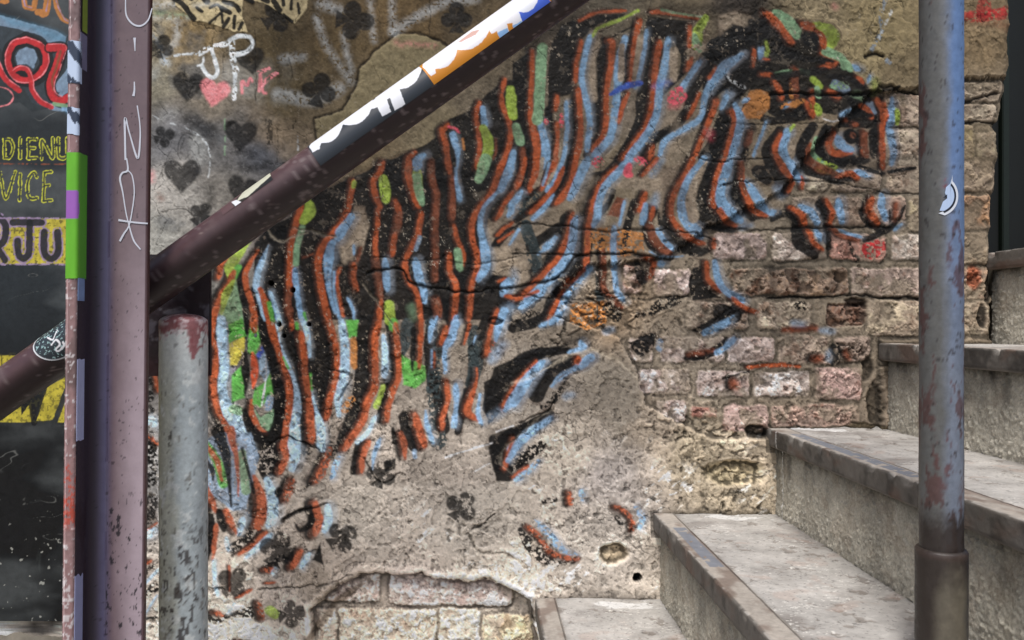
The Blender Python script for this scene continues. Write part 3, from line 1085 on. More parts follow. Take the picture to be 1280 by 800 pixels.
# ------------------------------------------------------------------ the wall: one relief, split by what is on it
def axis(lo, a, b, hi, d=1.0):
    core = np.arange(a, b, d); out = []; x, st = a, d
    while x > lo: st = min(st * 1.12, 24); x -= st; out.append(x)
    left = np.array(out[::-1]); out = []; x, st = core[-1], d
    while x < hi: st = min(st * 1.12, 24); x += st; out.append(x)
    return np.concatenate([left, core, out])
xs = axis(-1000, 150, 1272, 1275); ys = axis(-1100, -20, 830, 1184)
xs = xs[xs <= 1290]
W = Canvas(xs, ys, (0, 0, 0), warp=1.0, wscale=9)
X, Y = W.X, W.Y
WXn = X + 3 * fbm(X, Y, 22, 3, 2); WYn = Y + 3 * fbm(X, Y, 22, 3, 12)
# base colour from sampled spots, feathered by noise
qx = X + 22 * fbm(X, Y, 45, 4, 6); qy = Y + 22 * fbm(X, Y, 45, 4, 16)
acc = np.zeros(X.shape + (3,), np.float32); wt = np.zeros(X.shape, np.float32)
for bx_, by_, r, g, b in BASE:
    d2 = (qx - bx_) ** 2 + (qy - by_) ** 2
    w = 1.0 / (d2 + 300.0) ** 1.7
    acc += w[..., None] * lin((r, g, b)).astype(np.float32); wt += w
W.c = (acc / wt[..., None]).astype(np.float32)
del acc, wt
mott = fbm(X, Y, 60, 5, 1, .6); fine = fbm(X, Y, 5, 4, 4, .65); sp = fbm(X, Y, 2.2, 2, 8)
W.c *= (1 + .34 * mott + .16 * fine + .09 * sp + .16 * fbm(X, Y, 22, 4, 17))[..., None]
# upper left: brown wood-like streaks of old paint, pale spray clouds
top = sst(260, 60, Y) * sst(700, 560, X)
W.c *= (1 + top * .28 * fbm(X * 1.0, Y * .22, 7, 3, 10))[..., None]
cl = sst(.12, .5, fbm(X, Y, 50, 5, 14)) * sst(340, 260, Y) * sst(420, 250, X) * sst(-20, 130, Y)
W.c = W.c * (1 - .55 * cl[..., None]) + lin((165, 166, 162)).astype(np.float32) * .55 * cl[..., None]
cl = sst(.1, .5, fbm(X, Y, 35, 4, 20)) * sst(330, 250, Y) * sst(420, 200, X)
W.c = W.c * (1 - .7 * cl[..., None]) + lin((84, 88, 92)).astype(np.float32) * .7 * cl[..., None]

# which part is bare brickwork
def mask_poly(P, soft=4, nz=3.0):
    tmp = np.full(X.shape, -99., np.float32)
    keep = W.c, W.PX, W.PY
    P = np.asarray(P, float); m = 12
    sl = W.box(P[:, 0].min() - m, P[:, 1].min() - m, P[:, 0].max() + m, P[:, 1].max() + m)
    x = (WXn + nz * W.n)[sl]; y = (WYn + nz * fine)[sl]
    ins = np.zeros(x.shape, bool); d = np.full(x.shape, 1e9)
    for a, b in zip(P, np.roll(P, -1, 0)):
        dx, dy = b - a; L = dx * dx + dy * dy + 1e-9
        t = np.clip(((x - a[0]) * dx + (y - a[1]) * dy) / L, 0, 1)
        d = np.minimum(d, np.hypot(x - a[0] - t * dx, y - a[1] - t * dy))
        if abs(dy) > 1e-9:
            ins ^= ((a[1] > y) != (b[1] > y)) & (x < dx * (y - a[1]) / dy + a[0])
    tmp[sl] = np.where(ins, d, -d)
    return tmp
BR = mask_poly([(1300, 98), (1196, 98), (1150, 110), (1085, 117), (1050, 150), (1000, 200), (975, 240), (885, 285), (830, 322), (735, 332), (690, 366),
                (735, 408), (775, 425), (795, 468), (806, 505), (850, 530), (885, 548), (940, 548), (1100, 548), (1100, 425), (1300, 425)])
BB = mask_poly([(395, 800), (392, 760), (424, 730), (452, 716), (484, 714), (500, 718), (527, 714), (540, 722), (590, 724), (608, 720), (640, 733), (664, 748), (672, 800), (680, 990), (330, 990), (372, 830)])
RUB = mask_poly([(690, 340), (880, 335), (1100, 535), (958, 545), (955, 640), (815, 640), (760, 660), (690, 640), (720, 560), (800, 540), (760, 480), (690, 430)])
br = sst(-2, 3, BR + 2.5 * fine); bb = sst(-1.2, 1.6, BB)
brick_zone = np.maximum(br, bb)
H = .012 * (1 - br) * (1 - bb) - .012 * bb
H += .0026 * fbm(X, Y, 90, 4, 7) + .0018 * fbm(X, Y, 24, 4, 11)
H += sst(520, 400, Y) * .0009 * ridged(X, Y, 18, 4, 12) + .0015 * fbm(X, Y, 9, 4, 15) + .0005 * fbm(X, Y, 2.4, 2, 18)
# bigger lumps in the plaster low on the right and around the rubble
rub = sst(-20, 25, RUB)
low = sst(560, 680, Y) * sst(560, 760, X)
lump = ridged(X, Y, 34, 5, 2)
H += (lump - .6) * (.005 * rub + .0035 * low)
# a broken skin: plates with crisp little edges
def plates(scale, k, step, soft=.03):
    f = fbm(X, Y, scale, 5, k, .55)
    return sst(-soft, soft, f - .05) * step + sst(-soft, soft, f + .22) * step
H += plates(55, 19, .0016) * sst(250, 420, Y)
H += plates(38, 5, .0013) * sst(760, 900, X) * sst(120, 60, Y)
H -= .002 * sst(.34, .5, fbm(X, Y, 16, 4, 22)) * (Y > 300)
# peeling skins: each contour of a slow noise becomes a flake edge with a faint dark line
for sc_f, kf, lo_, am in ((80, 15, .0, .9), (46, 8, .12, .8), (60, 3, -.15, .7), (28, 11, .1, .6)):
    ff = fbm(X, Y, sc_f, 6, kf, .58) - lo_
    zone_f = sst(330, 480, Y) + .35 * sst(430, 250, Y) + .5 * sst(800, 900, X); zone_f = np.clip(zone_f, 0, 1) * am
    st_f = sst(-.008, .008, ff)
    H += .0013 * st_f * zone_f
    ln_f = np.exp(-((ff + .006) / .011) ** 2) * sst(-.3, .3, fbm(X, Y, 40, 2, kf + 3))
    W.c *= (1 + zone_f * (.10 * (st_f - .5) - .34 * ln_f))[..., None]
# mortar
mort = brick_zone * (1 - rub * .4)
W.c = W.c * (1 - .35 * mort[..., None]) + lin((152, 139, 121)).astype(np.float32) * (1 + .25 * fine + .2 * mott)[..., None] * .35 * mort[..., None]
bx2 = X + 3.6 * fbm(X, Y, 18, 4, 17, .6) + 1.2 * W.n2; by2 = Y + 3.0 * fbm(X, Y, 18, 4, 21, .6) + 1.2 * sp
brick_m = np.zeros(X.shape, np.float32)
for i, ln in enumerate(BRICKS.strip().splitlines()):
    x0, y0, x1, y1, r, g, b, ro = map(float, ln.split(','))
    sl = W.box(x0 - 12, y0 - 12, x1 + 12, y1 + 12)
    cx, cy, hx, hy = (x0 + x1) / 2, (y0 + y1) / 2, (x1 - x0) / 2, (y1 - y0) / 2
    rr = 5.0; x = bx2[sl] - cx; y = by2[sl] - cy
    tilt = .03 * math.sin(i * 2.3); y = y + x * tilt * .5
    wv = (fbm(X[sl] + i * 71, Y[sl], 30, 3, 4)) * 3.5 * ro
    qx_ = np.abs(x) - hx + rr; qy_ = np.abs(y) - hy + rr
    sd = -(np.hypot(np.maximum(qx_, 0), np.maximum(qy_, 0)) + np.minimum(np.maximum(qx_, qy_), 0) - rr) - np.abs(wv) * .5
    a = sst(-1.4, 1.8, sd)
    zone = brick_zone[sl] if y0 < 700 else bb[sl]
    a = a * sst(.15, .6, zone)
    smear = sst(.02, .26, fbm(X[sl] + i * 9, Y[sl], 26, 4, 19, .6)) * (.85 if x0 > 1190 else .75 if y0 < 700 else .6)
    up = (.0030 if y0 < 700 else .0050) + .0014 * math.sin(i * 5.1)
    ff = fbm(X[sl] + i * 31, Y[sl], 15, 5, 6, .62); crag = (sst(-.06, .02, ff) * .5 + sst(.10, .17, ff) * .5 - .5 + .6 * ff) * .0030 * ro
    H[sl] += a * (1 - .6 * smear) * (up + .0016 * sst(0, 7, sd) + crag * sst(0, 5, sd) + .0022 * fbm(X[sl] - i * 40, Y[sl], 26, 3, 9) - (.010 if (r, g) == (128, 92) else 0))
    c = lin((r, g, b)).astype(np.float32)
    pv = fbm(X[sl] + i * 13, Y[sl] - i * 7, 12, 4, 20, .65)
    c = c * .66 + lin((164, 146, 132)) * .34; c2 = lin((min(r * 1.16, 240), min(g * 1.18, 235), min(b * 1.18, 232))); c3 = lin((r * .80, g * .68, b * .62))
    t1 = sst(.05, .35, pv)[..., None]; t2 = sst(.12, .4, -pv)[..., None] * min(1, .35 + .35 * (ro - .6))
    cc = (c * (1 - t1) + c2 * t1); cc = cc * (1 - t2) + c3 * t2
    cc = cc * (1 + .28 * fine[sl] + .14 * sp[sl] + 34 * crag / ro * min(ro, 1.5))[..., None]
    ac = (a * (1 - smear))[..., None] * (.55 if x0 > 1190 else .88); edge_k = .45 if x0 > 1190 else .8
    W.c[sl] = W.c[sl] * (1 - ac) + cc * ac
    edge = np.exp(-((sd + 2.2) / 1.6) ** 2) * sst(.15, .6, zone)
    H[sl] -= edge * .0003
    W.c[sl] *= (1 - edge_k * .42 * edge * sst(-.1, .6, y / (hy + .01)) * sst(-.4, .3, fbm(X[sl], Y[sl], 22, 2, 5) + .2) - .04 * edge)[..., None]  # shadow under the brick's lower edge, painted into the colour
    brick_m[sl] = np.maximum(brick_m[sl], a)

# rubble: stones set in crumbling mortar
def cells(x, y, sc, k):
    x = x / sc; y = y / sc; xi = np.floor(x).astype(int); yi = np.floor(y).astype(int)
    f1 = np.full(x.shape, 9., np.float32); f2 = f1.copy(); idn = np.zeros(x.shape, np.float32)
    for ox in (-1, 0, 1):
        for oy in (-1, 0, 1):
            cx = xi + ox; cy = yi + oy
            px_ = cx + .15 + .7 * _T[k][cy & 255, cx & 255]; py_ = cy + .15 + .7 * _T[k + 1][cy & 255, cx & 255]
            d = np.hypot(x - px_, (y - py_) * 1.15).astype(np.float32); new = d < f1
            f2 = np.where(new, f1, np.minimum(f2, d)); f1 = np.where(new, d, f1)
            idn = np.where(new, _T[k + 2][cy & 255, cx & 255], idn)
    return f2 - f1, idn
rz = mask_poly([(690, 340), (800, 372), (815, 420), (770, 415), (735, 430), (690, 430)], nz=6)
rz2 = mask_poly([(800, 500), (860, 528), (1080, 540), (958, 548), (955, 640), (880, 640), (850, 560), (790, 530)], nz=6)
rs_ = np.maximum(sst(-4, 6, rz), sst(-4, 8, rz2))
wx_ = X + 12 * fbm(X, Y, 30, 4, 9, .6) + 3 * fine; wy_ = (Y + 10 * fbm(X, Y, 26, 4, 19, .6)) * 1.25
ce, idn = cells(wx_, wy_, 34, 2); ce2, id2 = cells(wx_, wy_, 20, 6)
pick = sst(-.02, .06, fbm(X, Y, 60, 3, 2)); ce = ce * pick + ce2 * (1 - pick); idn = idn * pick + id2 * (1 - pick)
stone = sst(.02, .34, ce) * sst(.35, .1, fbm(X, Y, 20, 4, 21, .6))
H += rs_ * (stone * (.0008 + .005 * idn) - .002 + .005 * fbm(X, Y, 22, 5, 3, .6))
tone = (.86 + .26 * idn) * (.90 + .10 * stone)
W.c *= (1 - rs_ + rs_ * tone)[..., None]
# smooth repair patch, its rim
PT = mask_poly([(395, 152), (430, 140), (448, 108), (452, 88), (470, 66), (500, 45), (520, 44), (548, 55), (575, 75), (585, 95), (500, 150), (440, 180), (400, 200)], nz=1)
pt = sst(-1.5, 2, PT)
tc = lin((142, 130, 98)).astype(np.float32) * (1 + .16 * mott + .12 * fine + .08 * sp)[..., None]
W.c = W.c * (1 - .85 * pt[..., None]) + tc * .85 * pt[..., None]
rim = np.exp(-((PT + 1.5) / 1.8) ** 2); W.c *= (1 - .45 * rim)[..., None]; H += .002 * pt - .0012 * rim
# grey cement patch and bare cement field lower right
PT2 = mask_poly([(720, 445), (745, 440), (780, 458), (800, 480), (798, 520), (770, 540), (735, 500), (722, 470)], nz=2)
p2 = sst(-3, 6, PT2); W.c = W.c * (1 - .7 * p2[..., None]) + lin((138, 128, 114)).astype(np.float32) * (1 + .15 * fine)[..., None] * .7 * p2[..., None]; H += .001 * p2
PT3 = mask_poly([(418, 612), (470, 600), (640, 600), (632, 700), (590, 712), (560, 716), (500, 712), (440, 700), (415, 650)], nz=3)
p3 = sst(-4, 10, PT3); W.c = W.c * (1 - .45 * p3[..., None]) + lin((160, 150, 137)).astype(np.float32) * (1 + .13 * fine + .12 * sp)[..., None] * .45 * p3[..., None]
# paint patch: dull red and dark letters, top right
def crack(pts, w=2.2, depth=.003, dark=.75, lip=0):
    P = catmull([(p[0], p[1], 1) for p in pts], 5); m = 14
    sl = W.box(P[:, 0].min() - m, P[:, 1].min() - m, P[:, 0].max() + m, P[:, 1].max() + m)
    x = X[sl] + 4.5 * fbm(X[sl], Y[sl], 18, 4, 1, .6); y = Y[sl] + 4.5 * fbm(X[sl], Y[sl], 18, 4, 23, .6)
    d = np.full(x.shape, 1e9)
    sg = np.zeros(x.shape)
    for a, b in zip(P[:-1], P[1:]):
        dx, dy = b[0] - a[0], b[1] - a[1]; L = dx * dx + dy * dy + 1e-9
        t = np.clip(((x - a[0]) * dx + (y - a[1]) * dy) / L, 0, 1)
        dd = np.hypot(x - a[0] - t * dx, y - a[1] - t * dy); k = dd < d
        sg = np.where(k, (x - a[0]) * dy - (y - a[1]) * dx, sg); d = np.where(k, dd, d)
    wv = w * (1 + .7 * fbm(X[sl], Y[sl], 9, 2, 8))
    g = np.exp(-(d / np.maximum(wv, .4)) ** 2)
    H[sl] -= depth * g
    if lip: H[sl] += lip * np.exp(-d / 9) * (sg > 0) * (1 - g)
    return sl, g * dark
CR = []
for a in [
    ([(470, 322), (530, 325), (600, 330), (650, 322)], 1.3, .0015, .3, 0),
    ([(460, 342), (500, 338), (520, 357), (600, 365), (690, 350), (720, 322), (760, 318), (840, 322)], 2.0, .003, .7, .0015),
    ([(650, 281), (700, 283), (760, 290), (850, 290), (890, 300)], 1.4, .002, .5, 0),
    ([(640, 318), (740, 321)], 1.8, .002, .6, 0), ([(640, 370), (750, 375), (860, 370)], 1.8, .002, .5, 0),
    ([(960, 118), (1010, 120), (1060, 120), (1085, 117), (1105, 112), (1150, 118)], 2.2, .004, .8, .002),
    ([(900, 232), (960, 226), (1040, 228), (1100, 241), (1150, 242)], 1.2, .002, .6, 0),
    ([(900, 156), (960, 157), (1030, 155), (1100, 151)], 1.0, .001, .3, 0),
    ([(880, 283), (940, 287), (1010, 284), (1070, 285), (1110, 283)], 1.6, .002, .6, 0),
    ([(870, 200), (905, 202), (960, 199)], 1.2, .002, .5, 0),
    ([(1080, 75), (1090, 70), (1100, 72)], 2.4, .004, .7, .002),
    ([(1190, 133), (1215, 126), (1245, 116)], 2.4, .004, .6, .004), ([(1190, 155), (1215, 152), (1246, 155)], 2, .004, .8, .001),
    ([(960, 373), (1060, 370), (1100, 371), (1160, 373)], 1.8, .003, .85, 0),
    ([(640, 480), (690, 455), (740, 437), (790, 465), (800, 480)], 2.2, .001, -.35, -.002),
    ([(650, 525), (680, 515), (690, 500)], 1.4, .003, .25, .001),
    ([(355, 650), (370, 638), (410, 628)], 1.6, .002, .5, .0015),
    ([(325, 735), (360, 730), (405, 728), (440, 716)], 1.4, .002, .4, .001),
    ([(590, 660), (610, 650), (620, 640)], 1.6, .002, .45, .002), ([(585, 665), (600, 688), (625, 690), (650, 700)], 2.5, .002, -.2, .002),
    ([(300, 290), (330, 282), (350, 300), (385, 292)], 1.6, .001, -.4, 0),
    ([(370, 286), (420, 297)], 1.4, .002, -.3, 0), ([(455, 355), (480, 390), (500, 420)], 1.2, .002, -.3, 0),
    ([(410, 460), (440, 470), (425, 500)], 1.6, .002, .5, .001), ([(330, 560), (360, 545), (400, 560)], 1.6, .002, .6, .001),
    ([(455, 570), (475, 600), (500, 590)], 1.4, .002, .4, .001), ([(500, 30), (520, 28), (505, 40)], 1, .001, .3, 0),
    ([(320, 40), (322, 90), (321, 130)], .9, .001, .5, 0), ([(537, 0), (538, 45)], .8, .001, .4, 0),
    ([(205, 265), (232, 262), (245, 275)], .9, .0005, .6, 0), ([(640, 590), (625, 570), (650, 540), (690, 510)], 1.5, .002, -.3, 0),
    
    ([(850, 515), (872, 535)], 1.4, .002, .3, .001)]:
    CR.append(crack(*a))
# ledge of the fallen plaster above the low brickwork, its sloping left flank
FL = mask_poly([(380, 800), (402, 770), (420, 745), (440, 732), (458, 728), (440, 742), (420, 756), (410, 772), (392, 800)], nz=1)
fl = sst(-2, 2, FL); W.c = W.c * (1 - .8 * fl[..., None]) + lin((112, 96, 78)).astype(np.float32) * (1 + .2 * fine)[..., None] * .8 * fl[..., None]
e2 = np.exp(-((BB + 1) / 1.8) ** 2) * sst(800, 780, Y)
H += .006 * np.exp(-((BB + 6) / 5) ** 2) * (1 - bb); e2 = e2 * .8
# hollows
def hollow(cx, cy, rx, ry, depth, col=None, op=.8, nz=4, soft=.25):
    sl = W.box(cx - rx * 1.8, cy - ry * 1.8, cx + rx * 1.8, cy + ry * 1.8)
    x = X[sl] + nz * fbm(X[sl], Y[sl], 14, 3, 3); y = Y[sl] + nz * fbm(X[sl], Y[sl], 14, 3, 13)
    r = np.hypot((x - cx) / rx, (y - cy) / ry); a = sst(1 + soft, 1 - soft, r)
    H[sl] -= a * depth
    if col is not None:
        W.c[sl] = W.c[sl] * (1 - op * a[..., None]) + lin(col).astype(np.float32) * (1 + .25 * fine[sl])[..., None] * op * a[..., None]
hollow(766, 691, 17, 13, .012, (186, 164, 128)); hollow(917, 590, 36, 15, .016, (176, 160, 124)); hollow(945, 540, 14, 9, .014, (60, 54, 44))
hollow(1080, 535, 30, 6, .004, (110, 96, 70)); hollow(1070, 378, 14, 6, .008, (60, 44, 36)); hollow(1085, 460, 8, 14, .006, (80, 70, 58)); hollow(1093, 505, 10, 24, .008, (90, 80, 66))
hollow(620, 402, 10, 5, .006, (40, 38, 38)); hollow(1045, 345, 14, 7, .004, (90, 70, 52)); hollow(1225, 395, 6, 14, .008, (50, 44, 38)); hollow(1235, 360, 5, 22, .006, (60, 52, 44))
hollow(1215, 345, 9, 14, .002, (176, 92, 56)); hollow(1075, 120, 12, 3, .003, (40, 36, 32))

HOLES = [(341, 354.5, 2.8), (368, 363, 2.8), (351, 405, 2.8), (357, 420, 2.2), (388, 405.5, 2.4), (795.5, 720, 5.5)]
HOLE_T = ['upper left of the small drilled holes', 'upper right of the small drilled holes', 'lower left of the small drilled holes', 'lowest of the small drilled holes', 'rightmost of the small drilled holes', 'wide round hole at the foot of the wall']
# ---- paint. backdrop marks first
W.track = None
W.script('''
frame 180 0 6.4
w~ 40 90,60 280,50
w~ 14 90,160 380,160
H~ 30 90,120 400,140 560,130
w~ 50 280,200 270,330 180,480 200,520
w~ 60 1120,490 1280,470
K~ 50 1080,330 1085,450 1085,580
K~ 60 90,430 160,380
D~ 40 90,300 150,400 180,500
frame 320 0 4
w~ 30 310,100 340,200 370,260 430,350 480,420
w~ 26 440,180 470,320 480,360
w~ 26 575,0 580,100 595,210
w~ 26 680,0 685,100 690,170
w~ 44 690,170 800,100 950,20 1100,0
w~ 50 330,30 420,60
w~ 60 120,480 300,510 420,450
p~ 10 700,220 730,240 760,230 900,240
k 4 640,340 690,345 690,380 640,375
k 4 620,420 640,400 665,430
k 4 170,300 190,370 180,410
frame 960 0 4
k~ 20 300,20 360,30
p~ 16 310,40 320,50
D! 22 570,0 545,90 550,170 500,260
w! 14 600,70 540,200
D! 24 580,315 590,320
R 44 940,95 1060,95 1180,60
R 60 1060,-20,50 1060,60,80
R 60 1000,95 1150,80
o~ 40 960,110 1100,120 1190,150
frame 640 0 4
k 3 500,20 560,30 640,20 700,10
k 3 690,20 670,80
frame 180 120 6.4
K~ 90 380,200 470,240 560,300
K~ 70 800,560 900,580 1000,560
K~ 60 740,440 900,470
k 5 290,470 300,380 350,310 420,330
k 6 310,440 340,350
k 7 380,340 450,400 455,470
k 4 100,740 180,560 250,430 310,520
k 4 340,520 390,440 460,560 480,650
k 5 200,740 230,770
p~ 40 75,620 80,680
K! 50 1010,200 1015,380
w! 10 320,250 430,310 510,380 545,480 545,560 530,660
w! 12 230,230 270,240
w! 10 80,160 130,190
H! 12 665,200 665,350 660,480
w! 8 1240,330 1240,440
frame 180 230 4
k 2 80,100 160,100 165,115 215,120
k 2 110,130 150,180
o~ 20 85,60 100,80
k~ 30 340,20 345,90
''', worn=.1, op=.62)
label = np.zeros(X.shape, np.int16)
label[brick_zone > .5] = 1
parts_info = {0: ('plaster', M_WALL, None), 1: ('brickwork', M_WALL, None)}
def tracked(fn, lab, name, m, text, thr=.45, close=0):
    W.track = np.zeros(X.shape, np.float32); fn(); t = W.track; W.track = None
    if close: t = blur((t > thr).astype(np.float32), close); thr = .42
    label[t > thr] = lab; parts_info[lab] = (name, m, text); return t
# zebra
def zebra():
    W.script(ZK); W.script(ZN, soft=2.5); W.script(ZS, halo=True); W.script(ZS, soft=1.5, taper=True)
zt = tracked(zebra, 2, 'painted_zebra', M_PAINT, 'sprayed zebra of black, orange and pale blue stripes', close=4)
# ragged loss of paint on the rough parts
scuff = sst(.30, .42, fbm(X, Y, 9, 5, 2, .7) + .06 * lump)
sc = scuff * (.25 + .6 * np.maximum(rub, low * .9)) * (zt > .2)
sc2 = sst(.42, .5, fbm(X, Y, 4.5, 3, 16, .6)) * sst(-.1, .4, fbm(X, Y, 120, 2, 20)) * (zt > .2)
a = np.clip(sc * .7 + sc2 * .6, 0, 1)[..., None]
W.c = W.c * (1 - a) + lin((172, 158, 138)).astype(np.float32) * (1 + .2 * fine)[..., None] * a
# dirt film and dust that dulls the spray
du = (.035 + .05 * fbm(X, Y, 30, 4, 9))[..., None] * (zt > .3)[..., None]
W.c = W.c * (1 - du) + lin((110, 98, 84)).astype(np.float32) * du
# sprayed colour is uneven: thin and brownish in places
th_ = sst(-.05, .45, fbm(X, Y, 42, 4, 13))[..., None] * (zt > .2)[..., None] * sst(.05, .12, W.c.max(-1))[..., None]
W.c = W.c * (1 - .42 * th_) + lin((70, 50, 40)).astype(np.float32) * .42 * th_
# stencils
def shape_pts(kind, cx, cy, r, rot):
    c, s_ = math.cos(math.radians(rot)), math.sin(math.radians(rot)); out = []
    if kind == 'heart':
        for i in range(40):
            t = i / 40 * 2 * math.pi
            x = 1.12 * (.72 * math.sin(t) ** 3 + .30 * math.sin(t)); y = -(13.5 * math.cos(t) - 4.4 * math.cos(2 * t) - 1.6 * math.cos(3 * t) - .8 * math.cos(4 * t)) / 14.5 * 1.08
            out.append((cx + r * (x * c - y * s_), cy + r * (x * s_ + y * c)))
        return out
def stencil(kind, cx, cy, r, rot):
    if kind == 'heart': W.poly(shape_pts(kind, cx, cy, r, rot), PAL['k'], op=.70, rough=1.6, worn=.0, soft=2)
    else:
        c, s_ = math.cos(math.radians(rot)), math.sin(math.radians(rot))
        for (x, y, w) in ((0, -.50, 1.02), (-.55, .18, .98), (.55, .18, .98), (0, 0, .7)):
            W.stroke([(cx + r * (x * c - y * s_), cy + r * (x * s_ + y * c), w * r)], 1, PAL['k'], op=.72, rough=1.6, worn=.0, soft=1.6)
        P = [(-.12, -.2), (.12, -.2), (.14, .4), (.5, 1.05), (-.5, 1.05), (-.14, .4)]
        W.poly([(cx + r * (x * c - y * s_), cy + r * (x * s_ + y * c)) for x, y in P], PAL['k'], op=.72, rough=1.5, worn=.0)
for i, (kind, cx, cy, r, rot, text) in enumerate(STENCILS):
    sl = W.box(cx - 2 * r, cy - 2 * r, cx + 2 * r, cy + 2 * r); old = W.c[sl].copy()
    t = tracked(lambda: stencil(kind, cx, cy, r, rot), 10 + i, kind + '_stencil', M_PAINT, text, .35)[sl]
    k = (np.clip(t * 1.35, 0, 1) * (.84 - .9 * sst(.12, .5, fbm(X[sl], Y[sl], 7, 4, i % 9, .7)) * (.35 + .65 * sst(300, 600, Y[sl]))))[..., None]
    W.c[sl] = old * (1 - k) + PAL['k'].astype(np.float32) * (1 + .4 * W.n[sl])[..., None] * k
for (cx, cy, r, lab_, text) in ((0, 0, 0, 0, 0),): pass
tracked(lambda: W.poly(shape_pts('heart', 271, 116, 16, 12), PAL['p'], op=.85, soft=2.5), 40, 'heart_graffiti', M_PAINT, 'small pink sprayed heart under the white JP letters')
tracked(lambda: W.script('''
frame 180 0 6.4
p 22 800,760 800,660 840,690 860,640 880,660
p 20 930,740 940,600 960,740 990,760
p! 26 930,590 1010,560
p! 30 960,700 1000,640 1080,600
'''), 41, 'pink_scribble', M_PAINT, 'worn pink sprayed letters right of the pink heart')
tracked(lambda: W.script('''
frame 180 0 6.4
w! 44 460,440 520,405 600,385 680,360
w 32 560,420 590,520 605,600 570,635 520,610 480,540
w 12 490,470 485,520 445,540
w! 46 720,360 725,460 745,580
w 36 700,340 780,305 860,312 882,370 830,430 760,450
w! 34 740,600 745,700 735,800
w! 18 260,460 340,450 450,440
'''), 42, 'graffiti_letters', M_PAINT, 'white brushed letters JP with a dotted line before them')
# printed paper, torn
def paper(P, marks):
    W.poly(P, lin((176, 160, 122)), soft=.8, rough=.6); W.script(marks, soft=.9)
def pap1(): paper([(216, -30), (308, -30), (304, 22), (312, 42), (294, 42), (268, 33), (248, 29), (222, 10)], '''
frame 180 0 6.4
Z 44 250,0 330,60 420,170
Z 26 370,0 400,20
Z 50 470,-20 520,30
Z 30 440,80 480,110
Z 24 540,80 600,60 640,110 600,150 540,200
Z 40 650,30 740,60 770,100
Z 44 640,90 700,120
Z 26 640,140 640,200
Z 30 690,170 650,230
Z 30 740,150 730,240
Z 30 800,200 770,250
w~ 26 420,60 560,50 700,70
''')
def pap2(): paper([(304, -30), (390, -30), (385, 14), (370, 32), (352, 18), (330, 6), (312, 2)], '''
frame 180 0 6.4
Z 34 820,0 880,30
Z 40 960,10 1000,30
Z 44 1050,30 1100,100
Z 26 1120,0 1130,60
Z 26 1190,20 1190,90
Z 22 1240,40 1250,120
Z 24 1130,130 1200,190
''')
tracked(pap1, 43, 'paper_scrap', M_PAPER, 'larger scrap of torn paper printed with black marks')
tracked(pap2, 44, 'paper_scrap', M_PAPER, 'smaller scrap of torn paper with black marks, right of the larger scrap')
H += .0012 * ((label == 43) | (label == 44))
# dark stain behind the post and rail
W.poly([(180, 330), (262, 330), (264, 700), (180, 700)], lin((40, 36, 38)), soft=2, op=.0)
# dark brown smear upper band over the zebra back and spray overspray
W.script('''
frame 640 0 4
K~ 60 60,300 150,190 300,120
K~ 40 760,40 1000,60 1150,20
frame 880 0 4.923
K~ 60 300,30 310,100
''')
# cracks darken after painting
for sl, g in CR:
    gp = np.clip(g, 0, 1)[..., None]; gn = np.clip(-g, 0, 1)[..., None]
    W.c[sl] = W.c[sl] * (1 - gp) * (1 - gn) + lin((28, 24, 20)).astype(np.float32) * gp * (1 - gn) + lin((196, 182, 158)).astype(np.float32) * gn
W.c *= (1 - .5 * e2)[..., None]
for (x_, y_, r_) in HOLES:
    dd = np.hypot(X - x_, Y - y_) + .5 * W.n2; g = sst(r_ + .6, r_ - .6, dd); H -= .025 * g; W.c *= (1 - .97 * g)[..., None]; label[dd < r_] = 60 + HOLES.index((x_, y_, r_))
    parts_info[60 + HOLES.index((x_, y_, r_))] = ('drill_hole', M_WALL, HOLE_T[HOLES.index((x_, y_, r_))])
# hair cracks that run through paint and plaster alike
cw, _ = cells(X + 9 * fbm(X, Y, 20, 4, 5, .6), Y + 9 * fbm(X, Y, 20, 4, 15, .6), 34, 9)
hc = np.exp(-(cw / .022) ** 2) * sst(.0, .3, fbm(X, Y, 60, 3, 10)) * (1 - brick_zone)
H -= .0010 * hc; W.c *= (1 - .5 * hc)[..., None]
# little chips and flecks: pale on the paint, dark pits on the plaster
f1 = sst(.42, .52, fbm(X, Y, 5.0, 4, 12, .75)) * sst(.02, .4, fbm(X, Y, 60, 3, 7)) * (.3 + .5 * (zt > .3)) * (1 - .8 * (label >= 10))
W.c = W.c * (1 - .8 * f1[..., None]) + lin((200, 190, 172)).astype(np.float32) * .8 * f1[..., None]
H -= .0008 * f1
f2 = sst(.46, .6, fbm(X, Y, 3.6, 2, 21, .5)) * (zt < .3) * sst(300, 420, Y)
W.c *= (1 - .28 * f2[..., None]); H -= .0006 * f2
# white scraped paint on the rough low right
wsx = X * .8 - Y * .6; wsy = X * .6 + Y * .8
f3 = sst(.22, .36, fbm(wsx, wsy * 3.2, 14, 3, 17, .6)) * sst(-.05, .3, fbm(X, Y, 60, 3, 4)) * np.maximum(low, .8 * sst(500, 620, Y) * sst(300, 200, np.hypot(X - 760, Y - 640))) * (1 - bb)
f3 *= sst(1e9, 0, X) if False else 1
W.c = W.c * (1 - .75 * f3[..., None]) + lin((226, 220, 210)).astype(np.float32) * .75 * f3[..., None]
